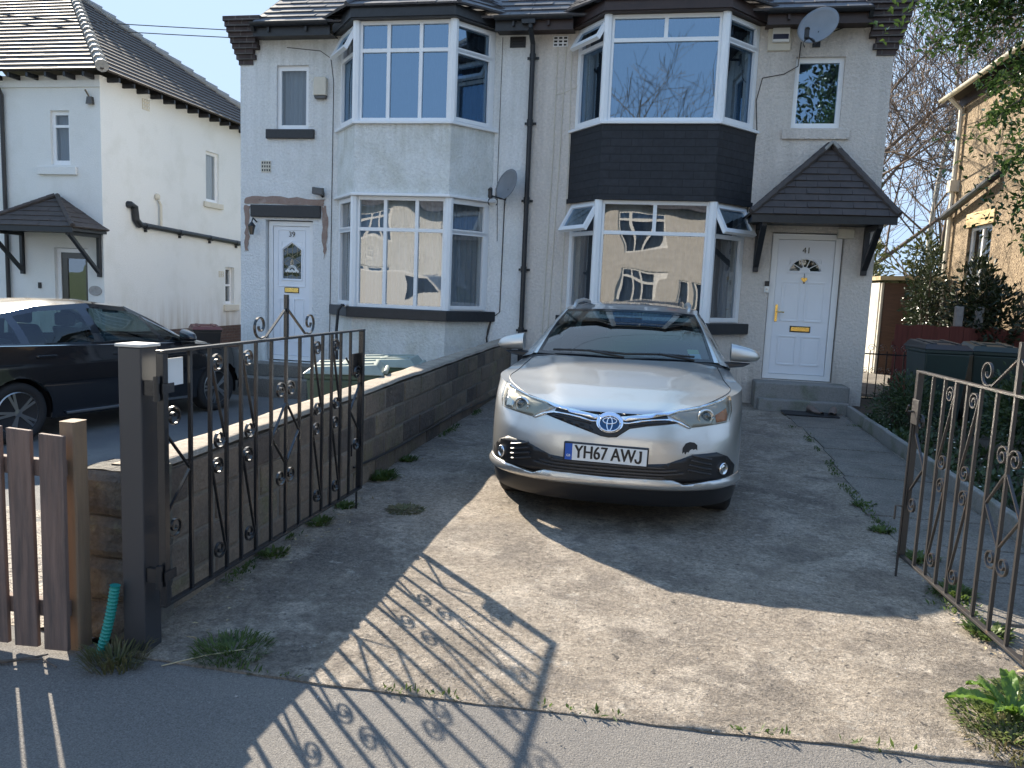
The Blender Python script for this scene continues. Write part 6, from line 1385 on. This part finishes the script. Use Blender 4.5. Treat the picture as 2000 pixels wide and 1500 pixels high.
# ground cover in the right bed
r = random.Random(2); mb = MB(); fl = MB()
for _ in range(9000):
    x = 2.53 + 2.6 * r.random() ** 1.3; y = r.uniform(2.9, 10.3); z = gz(y) + .07 + .05 * r.random()
    if noise.noise(Vector((x * 1.6, y * 1.6, 9))) < -.28: continue
    leaf(mb, Vector((x, y, z)), rv(r) + Vector((0, 0, .5)), Vector((0, 0, 1)) + rv(r) * .6, r.uniform(.04, .085), r.uniform(.025, .045))
    if r.random() < .02: fl.lathe((x, y, z + .06), [(.002, -.004), (.011, .002), (.002, .006)], 6)
o = part(mb, 'ground_cover', M['hedge']); o['kind'] = 'stuff'; o['label'] = 'low leafy ground cover filling the right bed'
o = part(fl, 'daisies', M['flower']); o['kind'] = 'stuff'; o['label'] = 'tiny white flowers dotted over the ground cover'
# weeds and grass tufts, each its own plant
def tuft(label, x, y, z, rad, n, L, w, seed, m, nm='weed', grp='weeds in the joints of the drive', up=.8, flat=0):
    r = random.Random(seed); mb = MB()
    for _ in range(n):
        a = r.uniform(0, 6.283); q = rad * r.random() ** .7; p = Vector((x + q * math.cos(a), y + q * math.sin(a), z)); d = Vector((math.cos(a) * .8, math.sin(a) * .8, up)) + rv(r) * .45
        k = r.uniform(.5, 1.1); pts = [p, p + d.normalized() * L * k * .6, p + d.normalized() * L * k + Vector((0, 0, -L * k * .25))]
        s = d.cross(Vector((0, 0, 1))).normalized() * w / 2
        mb.add([pts[0] - s, pts[0] + s, pts[1] + s, pts[1] - s, pts[2]], [(0, 1, 2, 3), (3, 2, 4)])
    o = part(mb, nm, m); tag(o, label, 'plant', grp); return o
tuft('green grass tuft on the shaded drive edge right of the gate post', -1.72, 2.86, .01, .15, 520, .07, .005, 1, M['weed'], 'grass_tuft')
tuft('dry brown weed growing at the foot of the gate post', -2.12, 2.66, 0, .11, 300, .13, .005, 2, M['dry_grass'], 'grass_tuft', up=1.2)
tuft('flat mossy weed patch in the middle of the shaded drive', -1.68, 5.0, .045, .13, 420, .035, .010, 3, M['dry_grass'], 'weed', up=.3)
for i, (x, y, rad, n, L, lab) in enumerate(((-2.12, 4.55, .09, 150, .06, 'weed under the iron gate along the block wall, nearest its middle'), (-2.10, 4.95, .07, 110, .05, 'small weed under the free end of the iron gate'), (-2.14, 5.75, .11, 240, .10, 'bushy weed against the block wall just past the iron gate'), (-2.14, 6.4, .08, 130, .07, 'weed against the block wall, farthest from the pavement'), (-2.12, 3.95, .08, 100, .06, 'small weed at the wall foot below the gate scrolls'))):
    tuft(lab, x, y, gz(y) + .01, rad, n, L, .012, 10 + i, M['weed'], 'weed')
for i, (x, y, rad, n, L, lab) in enumerate(((1.64, 5.0, .10, 160, .07, 'weed in the slab joint behind the free end of the weathered gate'), (1.56, 5.55, .07, 100, .05, 'small weed along the slab edge, nearer the gate'), (1.60, 6.2, .08, 110, .05, 'small weed along the slab edge, nearer the car'), (1.66, 4.45, .09, 180, .09, 'broad weed growing under the weathered gate, upper one'), (1.64, 3.95, .09, 170, .08, 'broad weed growing under the weathered gate, lower one'), (2.36, 9.9, .08, 90, .04, 'weed at the end of the kerb edging by the shrub'), (1.70, 3.4, .10, 160, .07, 'weed at the foot of the weathered gate near the pavement'))):
    tuft(lab, x, y, gz(y) + .015, rad, n, L, .014, 30 + i, M['weed'], 'weed')
tuft('yellowing grass tuft at the pavement edge by the dock plant', 1.36, 2.98, .015, .16, 420, .07, .006, 41, M['dry_grass'], 'grass_tuft')
tuft('low green weed mat beside the dock leaves', 1.38, 3.14, .015, .17, 420, .06, .012, 43, M['weed_lit'], 'weed')
tuft('spreading green weed at the right edge by the gate foot', 1.55, 3.30, .015, .16, 360, .08, .014, 44, M['weed_lit'], 'weed')
t = thing('dock_plant', 'bright green broad-leaved dock lying on the drive at the lower right', 'plant', (1.45, 3.2, 0)); mb = MB(); r = random.Random(9)
for (a, L, w, el) in ((3.25, .26, .075, .22), (3.9, .15, .05, .35), (2.5, .17, .055, .4), (.4, .2, .06, .3), (5.6, .18, .05, .5), (1.4, .2, .06, .5), (4.6, .14, .05, .45)):
    base = Vector((1.43, 3.16, .02)); D = Vector((math.cos(a), math.sin(a), 0)); S = Vector((-math.sin(a), math.cos(a), 0))
    def lf(u, v): 
        wv = w * (math.sin(math.pi * min(1, .06 + u * .94)) ** .7) * (1 + .10 * math.sin(u * 22)); h = .02 + math.sin(u * 2.2) * L * el + abs(v) * wv * .25 + .008 * math.sin(u * 25 + v * 4); return tuple(base + D * L * u + S * v * wv * .5 + Vector((0, 0, h)))
    mb.grid(lf, lin(0, 1, 16), lin(-1, 1, 6))
part(mb, 'leaves', M['dock'], t, smooth=True)
t = thing('fallen_twig', 'fallen bare twig lying on the pavement below the picket fence', 'twig', (-2.45, 2.57, 0)); mb = MB()
mb.tube([(-2.62, 2.50, .012), (-2.52, 2.53, .018), (-2.45, 2.585, .016), (-2.41, 2.62, .02)], [.009, .008, .006, .003], 6); mb.tube([(-2.47, 2.57, .016), (-2.40, 2.575, .022), (-2.31, 2.55, .012)], [.006, .005, .003], 6); part(mb, 'stem', M['bark'], t)
t = thing('dry_stalk', 'thin dry stalk lying by the grass tuft right of the gate post', 'twig', (-1.9, 2.8, 0)); mb = MB(); mb.tube([(-2.0, 2.93, .012), (-1.93, 2.92, .02), (-1.87, 2.84, .015)], .0025, 4); mb.tube([(-1.93, 2.68, .006), (-1.80, 2.78, .02), (-1.66, 2.86, .03)], .0025, 4); part(mb, 'stem', M['straw'], t)
# ragged strip of small weeds and moss in the joints
r = random.Random(91); mb = MB()
for _ in range(5200):
    k = r.random()
    if k < .45: y = r.uniform(3.0, 10.8); x = -2.19 + abs(r.gauss(0, .035)) + .02
    elif k < .7: y = r.uniform(3.2, 9.6); x = 1.62 + .04 * math.sin(y * 1.7) + r.gauss(0, .025)
    elif k < .76: x = r.uniform(-2.1, 1.7); y = drive_edge(x) + .012 + r.gauss(0, .006)
    else: x = 1.60 + r.gauss(0, .05); y = r.uniform(2.7, 4.9)
    if noise.noise(Vector((x * 3, y * 2.2, 4))) < .05: continue
    leaf(mb, Vector((x, y, drive_z(x, y) + .006)), rv(r) + Vector((0, 0, .7)), Vector((0, 0, 1)) + rv(r) * .7, r.uniform(.012, .045), r.uniform(.006, .016))
o = part(mb, 'weed_strip', M['weed']); o['kind'] = 'stuff'; o['label'] = 'ragged weeds and moss in the joints of the drive'
# pale grit and dead leaves scattered over the drive
r = random.Random(77); mb = MB()
for _ in range(520):
    x = r.uniform(-2.1, 1.6); y = 2.55 + 8 * r.random() ** 2; z = (drive_z(x, y) if y > 2.75 else 0) + .004; s = r.uniform(.0025, .0075)
    v = [Vector((x, y, z)) + Vector((r.uniform(-1, 1), r.uniform(-1, 1), r.uniform(-.3, .9))) * s for _ in range(4)]; mb.add(v, [(0, 1, 2), (0, 2, 3), (0, 3, 1), (1, 3, 2)])
o = part(mb, 'loose_grit', M['conc_post']); o['kind'] = 'stuff'; o['label'] = 'pale grit scattered over the drive'
r = random.Random(78); mb = MB()
for _ in range(160):
    k = r.random()
    if k < .5: x = 1.62 - .02 * (r.random()) + r.gauss(0, .05); y = r.uniform(2.8, 4.8)
    else: x = -2.12 + abs(r.gauss(0, .12)); y = r.uniform(3, 8)
    leaf(mb, Vector((x, y, drive_z(x, y) + .012)), rv(r) * Vector((1, 1, .2)), Vector((0, 0, 1)) + rv(r) * .3, r.uniform(.015, .04), r.uniform(.01, .02))
o = part(mb, 'dead_leaves', M['straw']); o['kind'] = 'stuff'; o['label'] = 'dry leaf litter along the drive edges'
# ================================================================ across the road (seen mirrored in the windows)
def opposite(x, lab, m):
    t = thing('opposite_house', lab, 'house', (x, -16, 0), 'houses across the road'); P = lambda u, v, d: (x - u, -16 - d, v); mb = MB()
    ws = [(-3.6, -1.4, 1.2, 2.7), (1.4, 3.6, 1.2, 2.7), (-3.6, -1.4, 3.9, 5.2), (1.4, 3.6, 3.9, 5.2), (-.9, -.1, .2, 2.3), (.1, .9, .2, 2.3)]
    holes_wall(mb, P, -4.6, 4.6, -.3, 5.5, ws, .15); mb.box(x - 4.6, x - 4.4, -22, -16.15, -.3, 5.5); mb.box(x + 4.4, x + 4.6, -22, -16.15, -.3, 5.5); part(mb, 'wall', m, t)
    for w in ws:
        W = w[1] - w[0]; Pw = lambda u, v, d, w=w: (x - (w[0] + u), -16 - d, v)
        cells = [(.10, W - .10, w[2] + .12, w[3] - .10)] if W < 1 else [(.11 + i * (W - .10) / 3, (i + 1) * (W - .10) / 3 - .02, a, b) for i in range(3) for a, b in ((w[2] + .12, w[2] + .88), (w[2] + 1.0, w[3] - .12))]
        flush_window(t, Pw, W, w[2], w[3], cells, gl='glass_flat', cur='curtain_net')
    mb = MB(); roof_rows(mb, (x + 4.9, -15.6, 5.5), (x - 4.9, -15.6, 5.5), (x - 4.9, -19, 8.2), (x + 4.9, -19, 8.2), 12, .5, .03); roof_rows(mb, (x - 4.9, -22.4, 5.5), (x + 4.9, -22.4, 5.5), (x + 4.9, -19, 8.2), (x - 4.9, -19, 8.2), 12, .5, .03); rf = part(mb, 'roof', M['slate'], t)
    mb = MB(); mb.box(x - .5, x + .5, -19.4, -18.6, 7.6, 9.5); part(mb, 'chimney', M['red_brick_chimney'], rf)
for x, l, m in ((-12.2, 'white house across the road, mirrored in the left lower window', M['white_render']), (12, 'brown pebbledashed house across the road, right of the cream one', M['pebbledash']), (1.2, 'cream house across the road, mirrored in the right lower window', M['pale_render'])): opposite(x, l, m)
t = thing('parked_van', 'white van across the road, mirrored in the lower window of the white house', 'van', (-9.3, -5.2, 0)); mb = MB()
prof = [(-2.5, .35), (2.35, .35), (2.5, .6), (2.45, 1.05), (1.75, 1.25), (1.15, 2.05), (.8, 2.2), (-2.45, 2.25), (-2.55, 2.1)]
mb.prism(prof, lambda u, v, d: (-9.3 + u, -5.2 + d, v - .1), -.9, .9); part(mb, 'body', M['plastic_white'], t, bevel=.08, seg=3)
mb = MB()
for d in (-.905, .905): mb.prism([(1.6, 1.28), (1.08, 1.98), (.5, 1.98), (.5, 1.28)], lambda u, v, d_: (-9.3 + u, -5.2 + d_, v - .1), d - .006, d + .006)
part(mb, 'side_window', M['trim_gloss'], t)
for u in (-1.6, 1.6):
    for s in (-.82, .82): mb = MB(); mb.tube([(-9.3 + u, -5.2 + s - .1, .23), (-9.3 + u, -5.2 + s + .1, .23)], .33, 24); part(mb, 'wheel', M['tyre'], t)
bare_tree('bare tree across the road, mirrored in the upper windows', -2.0, -26, 13, 41, M['bark'], .25, (0, 0), 4, .2, .8, 14, .012)
bare_tree('second bare tree across the road, mirrored in the upper windows', 3.5, -30, 13, 42, M['bark'], .25, (0, 0), 4, .2, .8, 14, .012)
def big_evergreen(lab, x, y, h, rad, seed):
    r = random.Random(seed); t = thing('evergreen_tree', lab, 'tree', (x, y, 0)); tr = MB(); tr.tube([(x, y, -.3), (x, y, h * .8)], [.25, .06], 8); part(tr, 'trunk', M['bark'], t); mb = MB()
    for k in range(40):
        v = rv(r); clump(mb, (x + v.x * rad * .7, y + v.y * rad * .7, h * .6 + v.z * h * .38), rad * .42, rad * .42, h * .11, 110, .30, .15, r)
    part(mb, 'crown', M['laurel'], t)
big_evergreen('tall dark evergreen across the road, mirrored in the small upper window', 5.8, -6.5, 11, 2.6, 51)
big_evergreen('dark evergreen behind the opposite houses, left of the bare trees', -6.5, -25, 12, 3.0, 52)
